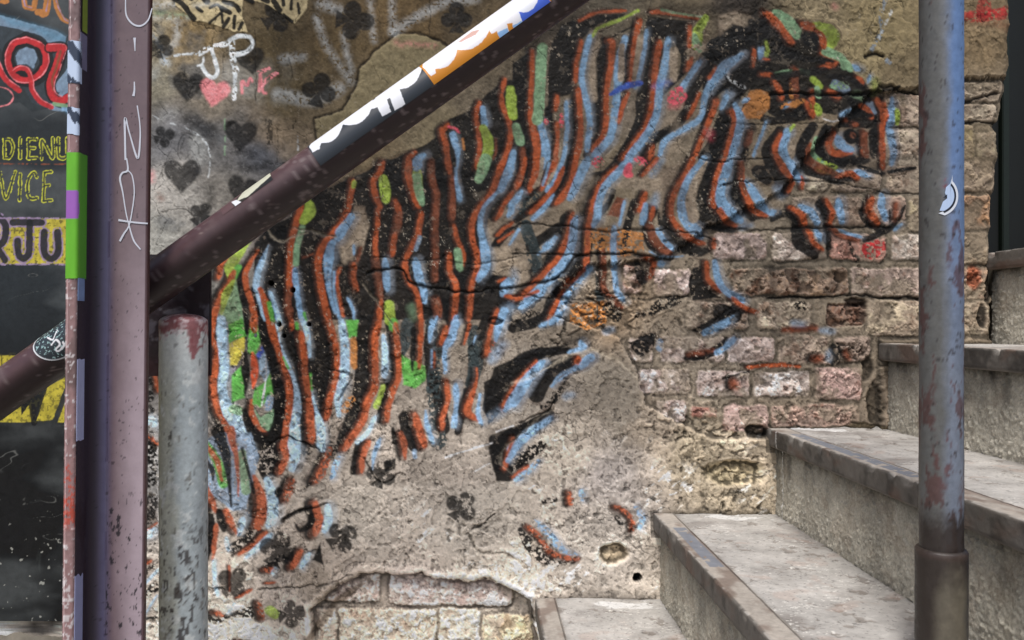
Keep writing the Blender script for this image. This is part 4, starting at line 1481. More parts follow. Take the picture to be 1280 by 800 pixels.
# occlusion shade painted into the hollows of the relief, raised bits lightened
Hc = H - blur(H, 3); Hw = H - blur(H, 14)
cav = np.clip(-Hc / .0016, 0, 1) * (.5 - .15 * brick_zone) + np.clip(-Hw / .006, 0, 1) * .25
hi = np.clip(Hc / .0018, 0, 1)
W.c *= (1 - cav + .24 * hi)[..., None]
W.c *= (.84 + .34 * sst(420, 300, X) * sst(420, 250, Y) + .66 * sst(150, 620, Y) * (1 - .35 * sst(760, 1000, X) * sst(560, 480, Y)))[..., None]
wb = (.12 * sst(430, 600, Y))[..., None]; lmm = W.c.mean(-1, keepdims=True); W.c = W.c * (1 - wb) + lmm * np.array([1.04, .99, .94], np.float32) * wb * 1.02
# contact shade painted into the wall colour just above each stair
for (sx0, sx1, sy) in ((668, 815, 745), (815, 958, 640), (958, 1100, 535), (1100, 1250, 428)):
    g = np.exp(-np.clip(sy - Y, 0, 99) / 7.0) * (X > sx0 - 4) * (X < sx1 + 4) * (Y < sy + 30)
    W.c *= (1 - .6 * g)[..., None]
W.c = np.clip(W.c, .003, .85); lm = (W.c @ np.array([.25, .65, .10], np.float32))[..., None]; W.c = (W.c * (lm / .26) ** .20).astype(np.float32); lm = (W.c @ np.array([.25, .65, .10], np.float32))[..., None]; W.c = lm + (W.c - lm) * .96; W.c = np.clip(W.c, .003, .8)
# the corner at the doorway
EX = np.interp(Y[:, 0], [-1100, 0, 50, 118, 135, 152, 158, 166, 196, 203, 238, 245, 283, 290, 330, 336, 374, 380, 425, 520, 1200],
               [1258, 1258, 1257, 1256, 1252, 1247, 1242, 1246, 1247, 1244, 1243, 1239, 1238, 1236, 1233, 1237, 1240, 1238, 1236, 1236, 1236])
EX = EX + 3.0 * fbm(Y[:, 0] * 1.0, Y[:, 0] * 0 + 5, 16, 3, 3)
de = X - EX[:, None]
H -= .006 * sst(-7, 0, de) + .30 * sst(0, 5, de)
keepx = de < 7

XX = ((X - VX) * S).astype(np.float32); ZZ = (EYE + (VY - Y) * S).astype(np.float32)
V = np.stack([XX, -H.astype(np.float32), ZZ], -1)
dVx = np.gradient(V, axis=1); dVy = np.gradient(V, axis=0)
Nn = np.cross(dVy, dVx); Nn /= np.linalg.norm(Nn, axis=-1, keepdims=True) + 1e-12
if Nn[300, 600, 1] > 0: Nn = -Nn
nx, ny = len(xs), len(ys)
idx = np.arange(nx * ny).reshape(ny, nx)
q = np.stack([idx[:-1, :-1], idx[1:, :-1], idx[1:, 1:], idx[:-1, 1:]], -1)
fl_ = label[:-1, :-1]; fk = keepx[:-1, 1:]
WALL = empty('graffiti_wall', (0, 0, 0), label='old plaster and brick wall sprayed with a striped zebra beside the stairs', category='wall')
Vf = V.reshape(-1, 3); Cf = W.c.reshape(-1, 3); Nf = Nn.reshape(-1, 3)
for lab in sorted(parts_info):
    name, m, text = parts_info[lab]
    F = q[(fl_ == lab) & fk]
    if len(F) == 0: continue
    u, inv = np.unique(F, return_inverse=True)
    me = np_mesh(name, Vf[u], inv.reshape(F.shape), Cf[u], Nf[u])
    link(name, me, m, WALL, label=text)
print('wall verts', nx * ny)
del Vf, Cf, Nf, V, Nn, dVx, dVy, W, Hc, Hw
# ------------------------------------------------------------------ generic builders
def box_mesh(name, boxes, bevel=.002):
    import bmesh
    bm = bmesh.new()
    for (x0, y0, z0, x1, y1, z1) in boxes:
        r = bmesh.ops.create_cube(bm, size=1)
        for v in r['verts']:
            v.co = ((x0 + x1) / 2 + v.co.x * (x1 - x0), (y0 + y1) / 2 + v.co.y * (y1 - y0), (z0 + z1) / 2 + v.co.z * (z1 - z0))
    if bevel: bmesh.ops.bevel(bm, geom=list(bm.edges), offset=bevel, segments=2, affect='EDGES')
    me = bpy.data.meshes.new(name); bm.to_mesh(me); bm.free(); return me
def sheet(name, O, U, Vv, lu, lv, du, hfn, cfn, n_out):
    """relief sheet: O + U*u + V*v + n*h"""
    O, U, Vv, n = map(lambda a: np.asarray(a, float), (O, U, Vv, n_out))
    us = np.linspace(0, lu, max(2, int(lu / du) + 1)); vs = np.linspace(0, lv, max(2, int(lv / du) + 1))
    A, B = np.meshgrid(us, vs)
    Hh = hfn(A, B); C = cfn(A, B, Hh)
    P = O + A[..., None] * U + B[..., None] * Vv + Hh[..., None] * n
    flip = np.dot(np.cross(U, Vv), n) < 0
    return np_mesh(name, P.reshape(-1, 3), grid_faces(len(us), len(vs), flip), np.clip(C, .004, .85).reshape(-1, 3))
mm = 1000.0
# ------------------------------------------------------------------ stairs
STW = 1.30
ST = empty('stone_stairs', (WX(668), 0, 0), label='worn concrete stairs climbing right along the graffiti wall', category='stairs')
steps = [(815 - 147 * k, 640 + 105 * k) for k in range(-3, 7)]
steps = [(1233, 316), (1098, 429), (958, 535), (815, 640), (668, 745)] + [(668 - 145 * k, 745 + 105.5 * k) for k in (1, 2, 3)]
for i, (px, py) in enumerate(steps):
    x0 = WX(px); z1 = WZ(py)
    nxt = steps[i - 1] if i else (1400, 210)
    x1 = WX(nxt[0]) if i else WX(1450)
    z0 = WZ(steps[i + 1][1]) if i + 1 < len(steps) else 0.0
    th = .040; nose = .016; sd_ = i * 37.0
    step = empty('step', (x0, 0, z1)); step.parent = ST; step.location = (x0 - ST.location.x, 0, z1)
    # riser
    lu, lv = STW, z1 - th - z0 + .012
    def hr(A, B, sd_=sd_):
        a, b = A * mm + sd_ * 9, B * mm
        g = fbm(a, b, 5.0, 3, 3, .7)
        return .0016 * g + .0022 * sst(.2, .5, fbm(a, b, 8, 2, 6)) + .002 * fbm(a, b, 60, 3, 8) - .003 * sst(.05, 0, B) * 0
    def cr(A, B, Hh, sd_=sd_, lv=lv):
        a, b = A * mm + sd_ * 9, B * mm
        base = lin((188, 182, 167)) * (1 + .30 * fbm(a, b, 90, 4, 2)[..., None] + .30 * fbm(a, b, 5, 3, 3, .7)[..., None] * .9 + .14 * fbm(a, b, 2.6, 2, 5)[..., None] + .22 * fbm(a, b, 30, 4, 15)[..., None])
        red = sst(.1, .5, fbm(a, b, 50, 3, 11))[..., None] * .25
        base = base * (1 - red) + lin((140, 118, 96)) * red
        pale = sst(.38, .5, fbm(a, b, 6, 2, 14))[..., None]; base = base * (1 - .5 * pale) + lin((205, 200, 182)) * .5 * pale
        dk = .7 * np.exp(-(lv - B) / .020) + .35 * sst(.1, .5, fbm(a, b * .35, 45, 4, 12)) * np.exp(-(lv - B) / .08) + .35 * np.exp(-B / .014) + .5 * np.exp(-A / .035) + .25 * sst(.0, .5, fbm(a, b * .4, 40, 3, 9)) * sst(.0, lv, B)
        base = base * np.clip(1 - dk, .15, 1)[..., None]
        drip = (np.abs(A * mm - 62 + 2 * np.sin(B * 60)) < 1.6)[..., None] * (sd_ == 74)
        base = base * (1 - .75 * drip) + lin((220, 220, 216)) * .75 * drip
        return base
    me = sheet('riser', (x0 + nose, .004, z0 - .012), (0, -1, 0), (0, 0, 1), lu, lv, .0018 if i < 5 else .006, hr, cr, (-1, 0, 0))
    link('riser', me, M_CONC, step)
    # tread
    W_t = x1 - x0 + nose + .004 - .048
    def ht(A, B, sd_=sd_):
        a, b = A * mm, B * mm + sd_ * 9
        return .0010 * fbm(a, b, 70, 3, 4) + .0004 * fbm(a, b, 5, 3, 8) - .0016 * sst(.3, .42, fbm(a, b, 30, 4, 15, .6)) + .006 * np.exp(-B / .006) * (1 + fbm(a, b, 14, 3, 2))
    def ct(A, B, Hh, sd_=sd_, i=i, W_t=W_t):
        a, b = A * mm, B * mm + sd_ * 9
        c = lin((184, 180, 174)) * (1 + .26 * fbm(a, b, 60, 5, 1, .6)[..., None] + .08 * fbm(a, b, 4, 3, 7)[..., None] + .12 * fbm(a, b, 140, 3, 9)[..., None])
        t = sst(.0, .45, fbm(a, b, 110, 4, 13))[..., None] * .55; c = c * (1 - t) + lin((112, 104, 98)) * t
        t = sst(.3, .42, fbm(a, b, 30, 4, 15, .6))[..., None] * .5; c = c * (1 - t) + lin((104, 92, 80)) * t
        fl1 = sst(.46, .53, fbm(a * 1.0, b * 2.0, 7, 2, 18))[..., None] * sst(-.1, .3, fbm(a, b, 60, 2, 3))[..., None]
        c = c * (1 - .75 * fl1) + lin((225, 222, 214)) * .75 * fl1
        cx_, cy_ = {2: (.06, .022), 3: (.125, .05), 4: (.15, .06)}.get(i, (.1, .5))
        ws = sst(.0, .16, .75 * fbm(a, b * 1.8, 34, 5, 19, .65) + 1.0 * np.exp(-((B - cy_ - .12 * (A - cx_)) / .026) ** 2 - ((A - cx_) / .085) ** 2) - .46)[..., None]
        c = c * (1 - .85 * ws) + lin((222, 221, 218)) * .85 * ws
        rd = sst(.25, .5, fbm(a, b, 45, 3, 21))[..., None] * .22 * sst(.1, .25, B)[..., None]; c = c * (1 - rd) + lin((168, 132, 112)) * rd
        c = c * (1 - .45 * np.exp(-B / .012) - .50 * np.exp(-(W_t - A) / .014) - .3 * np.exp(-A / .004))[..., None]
        dkp = sst(.50, .56, fbm(a, b, 5, 2, 10))[..., None]; c = c * (1 - .4 * dkp)
        return c
    me = sheet('tread', (x0 + .0475, .006, z1 - .0015), (1, 0, 0), (0, -1, 0), W_t, STW, .0022 if 0 < i < 5 else .006, ht, ct, (0, 0, 1))
    link('tread', me, M_TREAD, step)
    # nosing: rounded profile swept towards the viewer
    prof = []
    for t in np.linspace(0, 1, 7): prof.append((nose + .02 - (nose + .018) * t, -th - .0005 * 0, 1))
    for t in np.linspace(.12, .88, 12): prof.append((0, -th + th * t, 2))
    for t in np.linspace(0, 1, 5): prof.append((.003 * (1 - math.cos(t * 1.57)) , -.004 + .004 * math.sin(t * 1.57), 2))
    for t in np.linspace(.1, 1, 16): prof.append((.003 + (.0445) * t, 0, 3))
    prof.append((.0475, -.004, 3)); prof.append((.0475, -th, 3))
    nv = 420 if i < 5 else 80
    vs = np.linspace(-.004, STW + .002, nv)
    px_ = np.array([p[0] for p in prof]); pz_ = np.array([p[1] for p in prof]); kd = np.array([p[2] for p in prof])
    A, B = np.meshgrid(np.cumsum(np.r_[0, np.hypot(np.diff(px_), np.diff(pz_))]), vs)
    a, b = A * mm, B * mm + sd_ * 11
    nz = .0010 * fbm(a, b, 26, 4, 5) + .0005 * fbm(a, b, 5, 2, 9)
    chip = sst(.12, .4, fbm(a * .2, b, 26, 4, 12)) * np.exp(-((px_ - .001) ** 2 + (pz_ + .001) ** 2) / .008 ** 2)[None, :] * .007
    P = np.stack([x0 + px_[None, :] + chip + 0 * B - (kd == 2)[None, :] * nz, -B, z1 + pz_[None, :] - chip + (kd == 3)[None, :] * nz * .7], -1)
    c = lin((168, 160, 150)) * (1 + .28 * fbm(a, b, 50, 4, 7)[..., None] + .16 * fbm(a, b, 4, 3, 9)[..., None])
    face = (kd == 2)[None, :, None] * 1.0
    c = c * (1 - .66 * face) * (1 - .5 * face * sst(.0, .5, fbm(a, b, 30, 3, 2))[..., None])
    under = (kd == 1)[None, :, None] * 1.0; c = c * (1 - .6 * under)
    rust = sst(.15, .5, fbm(a, b * .6, 40, 3, 17))[..., None] * .6; c = c * (1 - rust) + lin((98, 76, 64)) * rust
    if i in (2, 3, 4):
        lo, hi_ = {2: (.10, .60), 3: (.14, .42), 4: (.5, .8)}[i]
        st = ((px_[None, :] > .014) & (px_[None, :] < .040) & (kd == 3)[None, :] & (B > lo) & (B < hi_))
        st = (st * (fbm(a, b, 12, 3, 3) > -.35))[..., None] * .85
        c = c * (1 - st) + lin((118, 124, 134)) * st
    line = (np.abs(px_[None, :, None] - .045) < .0022) * (kd == 3)[None, :, None] * .7; c = c * (1 - line)
    lt = sst(.004, .0, np.abs(px_[None, :] - .003) + np.abs(pz_[None, :]))[..., None] * .5 * sst(-.2, .3, fbm(a * .2, b, 20, 3, 14))[..., None]
    c = c * (1 - lt) + lin((196, 190, 182)) * lt
    drip = ((np.abs(B * mm - 62) < 5) & (kd == 2)[None, :])[..., None] * (i == 2) * .6 * (fbm(a, b, 6, 2, 4) > -.1)[..., None]
    c = c * (1 - drip) + lin((225, 225, 222)) * drip
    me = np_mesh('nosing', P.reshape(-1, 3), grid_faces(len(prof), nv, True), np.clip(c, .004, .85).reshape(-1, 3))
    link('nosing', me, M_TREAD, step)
    for o in step.children: o.location = (-x0, 0, -z1)
    # end cap where the step stops towards the alley
    link('step_end', box_mesh('step_end', [(x0 + nose + .002, -STW - .002, max(0, z0 - .02), x1 + nose, -STW + .01, z1 - .003)], 0), None, step)
    o = step.children[-1]; o.location = (-x0, 0, -z1); o.data.materials.append(mat('step_end_concrete', .9, .2, col=(130, 122, 108)))

link('landing', box_mesh('landing', [(WX(1233) + .03, .006, 0, WX(1450), .45, WZ(334) - .004)], .003), mat('landing_concrete', .9, .2, bump=.6, col=(110, 104, 92)), ST)
# ------------------------------------------------------------------ ground
def gnd():
    me = np_mesh('ground', [(-60, -60, 0), (60, -60, 0), (60, 60, 0), (-60, 60, 0)], [(0, 1, 2, 3)], smooth=False)
    o = link('ground', me, M_GROUND); o['kind'] = 'structure'
gnd()

# ------------------------------------------------------------------ round poles
def pole_mesh(name, cx, cy, prof, colf, nseg=72, dz=.004, rough=.0005):
    """prof: list of (z, r); colf(theta[0 faces camera], z) """
    zs = [prof[0][0]]
    for (za, ra), (zb, rb) in zip(prof[:-1], prof[1:]):
        n = max(1, int(abs(zb - za) / dz)); zs += list(np.linspace(za, zb, n + 1)[1:])
    zp = np.array([p[0] for p in prof]); zs = np.array(zs)
    # parametric length so that vertical steps in radius survive
    rs = []; zz = []
    for (za, ra), (zb, rb) in zip(prof[:-1], prof[1:]):
        L = math.hypot(zb - za, rb - ra); n = max(1, int(L / dz)); t = np.linspace(0, 1, n + 1)[:-1]
        rs += list(ra + (rb - ra) * t); zz += list(za + (zb - za) * t)
    rs.append(prof[-1][1]); zz.append(prof[-1][0]); rs = np.array(rs); zz = np.array(zz)
    th = np.arange(nseg) / nseg * 2 * math.pi
    T, Z = np.meshgrid(th, zz); ang0 = (T - math.pi / 2 + math.pi) % (2 * math.pi) - math.pi; R = np.repeat(rs[:, None], nseg, 1)
    ax, ay = np.cos(T) * 3, np.sin(T) * 3
    nz = fbm(ang0 * 28, Z * mm * .8, 16, 3, 4)
    R = R + rough * nz * (R > .004)
    ang = T - math.pi / 2           # 0 = towards the camera (-Y), positive = right
    P = np.stack([cx + R * np.sin(ang), cy - R * np.cos(ang), Z], -1)
    C = colf((ang + math.pi) % (2 * math.pi) - math.pi, Z, T)
    return np_mesh(name, P.reshape(-1, 3), grid_faces(nseg, len(zz), False, True), np.clip(C, .004, .85).reshape(-1, 3))
def cn(ang, Z, s1, s2, k, o=4):
    s = 0; a = 1.; n = 0; wq = fbm(ang * 28, Z * mm, s1 * 1.3, 4, k + 5, .65); x = (ang * 28 + wq * s1 * .8) / s1; y = (Z * mm * s2 + wq[..., ::-1] * s1 * .5) / s1
    for q in range(o):
        s = s + a * vnoise(x + 31.7 * q, y + 11.3 * q, k + q); n += a; a *= .55; x = x * 2.07; y = y * 2.03
    return s / n
# right pole
d = 1.0; ryp = 25.4 * d / FPX; cxp = WX(1176.5, d + ryp); cyp = WYd(d + ryp)
POLE = empty('handrail_pole', (cxp, cyp, steps[3][1] * 0 + WZ(640)), label='tall thin blue grey pole with a rusty collar, standing on the stairs', category='pole')
def mixc(c, col, t): return c * (1 - t) + lin(col) * t
def pc(ang, Z, T):
    n1 = cn(ang, Z, 14, .25, 3)[..., None]; n2 = fbm(ang * 28, Z * mm, 7, 4, 8, .65)[..., None]; n3 = cn(ang, Z, 26, .5, 12)[..., None]
    py = (VY - (Z - EYE) * FPX / d)[..., None]; a = ang[..., None]
    blue = sst(-.45, .1, a + .25 * n1) * sst(520, 120, py + 60 * n3)  # sky sheen on the upper right side, painted into the pole colour
    c = lin((112, 120, 134)) * (1 + .26 * n1 + .18 * n2) + 0 * a
    c = mixc(c, (92, 122, 168), np.clip(blue * .85, 0, 1))
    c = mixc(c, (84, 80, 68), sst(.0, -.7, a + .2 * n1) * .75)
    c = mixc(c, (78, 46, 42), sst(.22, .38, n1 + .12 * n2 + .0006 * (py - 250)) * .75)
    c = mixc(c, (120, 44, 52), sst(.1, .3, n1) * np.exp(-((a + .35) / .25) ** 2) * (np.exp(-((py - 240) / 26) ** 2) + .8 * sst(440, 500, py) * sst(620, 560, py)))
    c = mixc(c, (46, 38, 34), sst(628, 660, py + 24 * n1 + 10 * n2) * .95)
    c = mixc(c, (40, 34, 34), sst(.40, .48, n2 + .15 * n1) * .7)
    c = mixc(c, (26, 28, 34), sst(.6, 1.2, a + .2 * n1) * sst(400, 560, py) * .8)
    return c
base_z = WZ(640)
zc = EYE + (VY - 695) * d / FPX
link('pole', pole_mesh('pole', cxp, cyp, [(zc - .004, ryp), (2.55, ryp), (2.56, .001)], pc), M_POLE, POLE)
def cc_(ang, Z, T):
    n1 = cn(ang, Z, 18, .5, 5)[..., None]; n2 = cn(ang, Z, 5, 1, 9)[..., None]; a = ang[..., None]; py = (VY - (Z - EYE) * FPX / d)[..., None]
    c = lin((92, 86, 74)) * (1 + .2 * n1 + .1 * n2) + 0 * a
    c = mixc(c, (44, 36, 33), np.clip(sst(745, 700, py + 22 * n1) + sst(-.4, -1.0, a), 0, 1) * .9)
    c = mixc(c, (34, 36, 44), sst(.3, 1.0, a + .3 * n1) * .85)
    c = mixc(c, (108, 82, 74), np.exp(-((py - 697) / 1.6) ** 2) * .6)
    return c
link('collar', pole_mesh('collar', cxp, cyp, [(base_z - .004, ryp * 1.19), (zc, ryp * 1.19), (zc + .003, ryp * 1.12), (zc + .0035, ryp * .98)], cc_), M_POLE, POLE)
# crescent sticker on the pole: a bent patch that follows the tube
def tube_patch(name, cx, cy, R, poly_az, col, m, parent, off=.0006, inset=None):
    """poly in (angle, z); fan of a fine grid clipped by the polygon"""
    import bmesh
    bm = bmesh.new(); P = np.array(poly_az)
    vs = [bm.verts.new((a, z, 0)) for a, z in poly_az]; f = bm.faces.new(vs)
    a0, a1 = P[:, 0].min(), P[:, 0].max()
    for k in np.linspace(a0, a1, 24)[1:-1]:
        bmesh.ops.bisect_plane(bm, geom=bm.faces[:] + bm.edges[:] + bm.verts[:], plane_co=(k, 0, 0), plane_no=(1, 0, 0))
    for v in bm.verts:
        a, z = v.co.x, v.co.y
        v.co = (cx + (R + off) * math.sin(a), cy - (R + off) * math.cos(a), z)
    bmesh.ops.triangulate(bm, faces=bm.faces[:])
    me = bpy.data.meshes.new(name); bm.to_mesh(me); bm.free()
    for p in me.polygons: p.use_smooth = True
    bmn = len(me.vertices)
    a = me.color_attributes.new('Col', 'FLOAT_COLOR', 'POINT'); c = np.ones((bmn, 4), np.float32); c[:, :3] = lin(col); a.data.foreach_set('color', c.ravel())
    return link(name, me, m, parent)
def paz(pts):
    out = []
    for x, y in pts:
        X_ = WX(x, d); s_ = (X_ - cxp) / ryp; out.append((math.asin(max(-.98, min(.98, s_))), EYE + (VY - y) * d / FPX))
    return out
def arc(cx, cy, r, a0, a1, n=18): return [(cx + r * math.cos(math.radians(t)), cy - r * math.sin(math.radians(t))) for t in np.linspace(a0, a1, n)]
tube_patch('sticker', cxp, cyp, ryp, paz([(1190, 219)] + arc(1171, 245, 26.5, 44, -66, 22) + [(1176, 266)] + arc(1171, 245, 21, -60, 36, 16)), (215, 220, 228), M_STICK, POLE, .0010)
tube_patch('sticker', cxp, cyp, ryp, paz(arc(1171, 245, 23.5, 42, -64, 22) + arc(1171, 245, 16, -64, 42, 14)), (14, 18, 36), M_STICK, POLE, .0012)
tube_patch('sticker', cxp, cyp, ryp, paz([(1189, 224)] + arc(1171, 245, 21, 38, -62, 20) + [(1177, 263), (1180, 252), (1184, 248), (1182, 241), (1183, 234), (1187, 230)]), (176, 196, 226), M_STICK, POLE, .0015)
tube_patch('scratch', cxp, cyp, ryp, paz([(1180, 247), (1184, 243), (1184, 247)]), (20, 26, 44), M_STICK, POLE, .0018)

# grey post on the left
d2 = 1.44; cxq = WX(229.5, d2); rq = 29.0 * d2 / FPX; cyq = WYd(d2)
POST = empty('handrail_post', (cxq, cyq, 0), label='stout grey post with peeling red top under the handrail', category='post')
def qc(ang, Z, T):
    n1 = cn(ang, Z, 16, .2, 2)[..., None]; n2 = cn(ang, Z, 5, 1, 7)[..., None]; n3 = cn(ang, Z, 20, .6, 14)[..., None]; n4 = cn(ang, Z, 9, .3, 17)[..., None]
    py = (VY - (Z - EYE) * FPX / d2)[..., None]; a = ang[..., None]
    c = lin((200, 200, 184)) * (1 + .12 * n1 + .1 * n2) + 0 * a
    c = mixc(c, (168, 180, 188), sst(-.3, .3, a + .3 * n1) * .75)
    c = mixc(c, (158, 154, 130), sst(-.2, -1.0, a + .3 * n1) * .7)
    c = mixc(c, (96, 86, 72), sst(.44, .52, cn(ang, Z, 4, .16, 9)[..., None] + .15 * n2) * .6 * sst(430, 480, py))
    c = mixc(c, (46, 34, 30), sst(.22, .34, cn(ang, Z, 5, .3, 17, 5)[..., None] + .30 * np.exp(-((a - .45) / .45) ** 2) * sst(620, 720, py)) * sst(600, 690, py) * .85)
    c = mixc(c, (214, 216, 212), sst(500, 410, py + 40 * n1) * .8)
    c = mixc(c, (222, 224, 220), sst(.3, .4, cn(ang, Z, 9, .5, 5)[..., None] + .1 * n2) * .6)
    c = mixc(c, (60, 48, 40), sst(.42, .48, cn(ang, Z, 3.2, .12, 11, 3)[..., None] - .1 * sst(0, 1, -a)) * .8 * sst(-.2, .3, fbm(ang * 28, Z * mm, 60, 2, 3)[..., None]))
    redlim = 418 + 18 * n3 + 26 * np.exp(-((a - .75) / .22) ** 2) - 14 * np.exp(-((a + .7) / .2) ** 2)
    c = mixc(c, (138, 66, 70), sst(redlim + 3, redlim - 3, py + 10 * n2) * .9)
    c = mixc(c, (216, 196, 196), sst(.10, .22, fbm(ang * 28, Z * mm, 7, 4, 6, .65)[..., None]) * sst(440, 400, py) * .75)
    c = mixc(c, (222, 214, 216), sst(.16, .30, n3 + .3 * np.exp(-((py - 400) / 6) ** 2)) * sst(410, 402, py) * .8)
    return c
ztop = EYE + (VY - 402) * d2 / FPX
prof = [(0, rq), (ztop, rq)] + [(ztop + rq * .34 * math.sin(t), rq * math.cos(t)) for t in np.linspace(.15, 1.55, 10)]
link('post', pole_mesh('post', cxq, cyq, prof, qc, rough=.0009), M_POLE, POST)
# flat bracket between the rail and the post
def hb(A, B): return .0014 * fbm(A * mm, B * mm, 26, 4, 3) + .001 * sst(.0, .1, fbm(A * mm, B * mm, 30, 4, 9))
def cb(A, B, Hh):
    t = sst(.02, .2, fbm(A * mm, B * mm, 30, 4, 9))[..., None]
    c = lin((40, 30, 34)) * (1 + .3 * fbm(A * mm, B * mm, 12, 3, 2)[..., None])
    c = mixc(c, (92, 88, 96), t * .6); return mixc(c, (90, 40, 46), sst(.05, 0, B)[..., None] * .6)
db = 1.50
xl, xr = WX(186, db), WX(262, db); zb0, zb1 = EYE + (VY - 470) * db / FPX, EYE + (VY - 318) * db / FPX
BR_ = empty('bracket', (0, 0, 0)); BR_.parent = POST; BR_.location = (-cxq, -cyq, 0)
me = sheet('plate_face', (xl, WYd(db), zb0), (1, 0, 0), (0, 0, 1), xr - xl, zb1 - zb0, .002, hb, cb, (0, -1, 0))
o = link('plate_face', me, M_STEEL, BR_)
o = link('plate_back', box_mesh('plate_back', [(xl + .0005, WYd(db) + .003, zb0, xr - .0005, WYd(db) + .014, zb1)], .001), mat('bracket_steel', .5, .4, col=(40, 32, 34)), BR_)

# ------------------------------------------------------------------ diagonal handrail
dr = 1.405; Rr = 27.0 * dr / FPX; sl_ = .714; cr_ = 492.5
def rp(px): return np.array([WX(px, dr), WYd(dr), EYE + (VY - (cr_ - sl_ * px)) * dr / FPX])
p0, p1 = rp(-420), rp(1150)
dirv = (p1 - p0) / np.linalg.norm(p1 - p0); upv = np.array([-dirv[2], 0, dirv[0]]); frv = np.array([0, -1., 0])
Lr = np.linalg.norm(p1 - p0)
RAIL = empty('handrail', tuple(rp(300)), label='thick dark brown tubular handrail sloping across the wall, with stickers on it', category='handrail')
def tube_along(name, u0, u1, th0, th1, R, nu, nt, colf, closed=False):
    us = np.linspace(u0, u1, nu); ts = np.linspace(th0, th1, nt + (1 if closed else 0))[:nt] if closed else np.linspace(th0, th1, nt)
    T, U = np.meshgrid(ts, us)
    P = p0 + U[..., None] * dirv + (np.sin(T) * R)[..., None] * upv + (np.cos(T) * R)[..., None] * frv
    return np_mesh(name, P.reshape(-1, 3), grid_faces(nt, nu, True, closed), np.clip(colf(U, T), .004, .85).reshape(-1, 3))
def rc(U, T):
    n1 = fbm(U * mm * .5, np.sin(T) * 30, 20, 4, 3)[..., None]; n2 = fbm(U * mm, np.cos(T) * 30 + 90, 6, 3, 8)[..., None]
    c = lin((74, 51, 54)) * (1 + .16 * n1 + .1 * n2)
    c = mixc(c, (22, 15, 16), sst(.35, -.35, np.sin(T))[..., None] * .75)  # shade on the tube's underside, put into its colour
    c = mixc(c, (118, 104, 104), sst(.36, .46, n2 + .1 * n1) * .6)
    dust = sst(.0, .5, fbm(U * mm, T * 30, 50, 4, 6))[..., None] * sst(-.1, .8, np.sin(T))[..., None]; c = mixc(c, (120, 106, 104), dust * .45)
    sc = np.exp(-(np.abs(fbm(U * mm * .3, T * 40, 12, 2, 9)) / .012) ** 2)[..., None] * sst(.2, .4, fbm(U * mm, T * 30, 60, 2, 4))[..., None]
    return mixc(c, (140, 124, 120), sc * .6)
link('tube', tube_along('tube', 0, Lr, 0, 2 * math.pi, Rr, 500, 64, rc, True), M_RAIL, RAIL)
# stickers laid around the tube, traced in the flattened plane (u along the rail, v around it)
k_u = dr / FPX
def flat(px, py):
    w = np.array([WX(px, dr), WYd(dr), EYE + (VY - py) * dr / FPX]) - p0
    return float(w @ dirv) / k_u, float(w @ upv) / k_u         # in photo pixels
_tu = np.linspace(0, Lr, 3600); _tt = np.radians(np.linspace(-110, 110, 441)); _TT, _TU = np.meshgrid(_tt, _tu)
_P = p0 + _TU[..., None] * dirv + (np.sin(_TT) * Rr)[..., None] * upv + (np.cos(_TT) * Rr)[..., None] * frv
_dep = _P[..., 1] + D0; _SX = VX + _P[..., 0] / _dep * FPX; _SY = VY - (_P[..., 2] - EYE) / _dep * FPX
_n = np.sin(_TT)[..., None] * upv + np.cos(_TT)[..., None] * frv
_vis = ((np.array([0, -D0, EYE]) - _P) * _n).sum(-1) > 0
def on_tube(x, y):
    """where on the tube a traced point lies: (distance along, arc) in photo pixels"""
    e = np.where(_vis, (_SX - x) ** 2 + (_SY - y) ** 2, 1e9); k = np.unravel_index(e.argmin(), e.shape)
    t = _tt[k[1]]
    if e[k] > 4: t = math.radians(112) if t > 0 else t
    return _tu[k[0]] / k_u, t * Rr / k_u
def sticker_rail(name, u0, u1, t0, t1, base, polys, text, off=.0007, nu=420, nt=110):
    us = np.linspace(u0, u1, nu); ts = np.linspace(t0, t1, nt)
    Rp = Rr / k_u
    vs = ts * Rp                                  # arc length in px
    cv = Canvas(us, vs, lin(base), warp=.15, wscale=9)
    for col, pts, kw in polys:
        cv.poly([on_tube(x, y) for x, y in pts], lin(col), soft=.5, rough=.1, **kw)
    T, U = np.meshgrid(ts, us * k_u)
    Rs = Rr + off
    P = p0 + U[..., None] * dirv + (np.sin(T) * Rs)[..., None] * upv + (np.cos(T) * Rs)[..., None] * frv
    C = np.swapaxes(cv.c, 0, 1)
    me = np_mesh(name, P.reshape(-1, 3), grid_faces(nt, nu, True), np.clip(C, .004, .85).reshape(-1, 3))
    return link(name, me, M_STICK, RAIL, label=text)
def z5(pts): return [(380 + x / 4, y / 4) for x, y in pts]
ub0 = on_tube(390, 192)[0]; ub1 = on_tube(537, 98)[0]; ub3 = on_tube(693, 8)[0]
def qb(a, c, b, n=14): return [((1 - t) ** 2 * a[0] + 2 * t * (1 - t) * c[0] + t * t * b[0], (1 - t) ** 2 * a[1] + 2 * t * (1 - t) * c[1] + t * t * b[1]) for t in np.linspace(0, 1, n)]
white1 = z5([(28, 737), (45, 762), (78, 745), (86, 716)] + qb((92, 716), (165, 722), (195, 625)) + qb((197, 625), (300, 640), (338, 545)) + [(368, 538), (392, 582), (435, 560), (415, 500), (430, 490), (455, 552), (505, 522), (480, 445)] + qb((484, 446), (565, 440), (593, 338)) + [(540, 250), (440, 350), (428, 440), (418, 446), (405, 400), (360, 430), (356, 496), (344, 504), (330, 450), (200, 500), (20, 640)])
TH0, TH1 = math.radians(-17), math.radians(115)
WHT = (232, 234, 240)
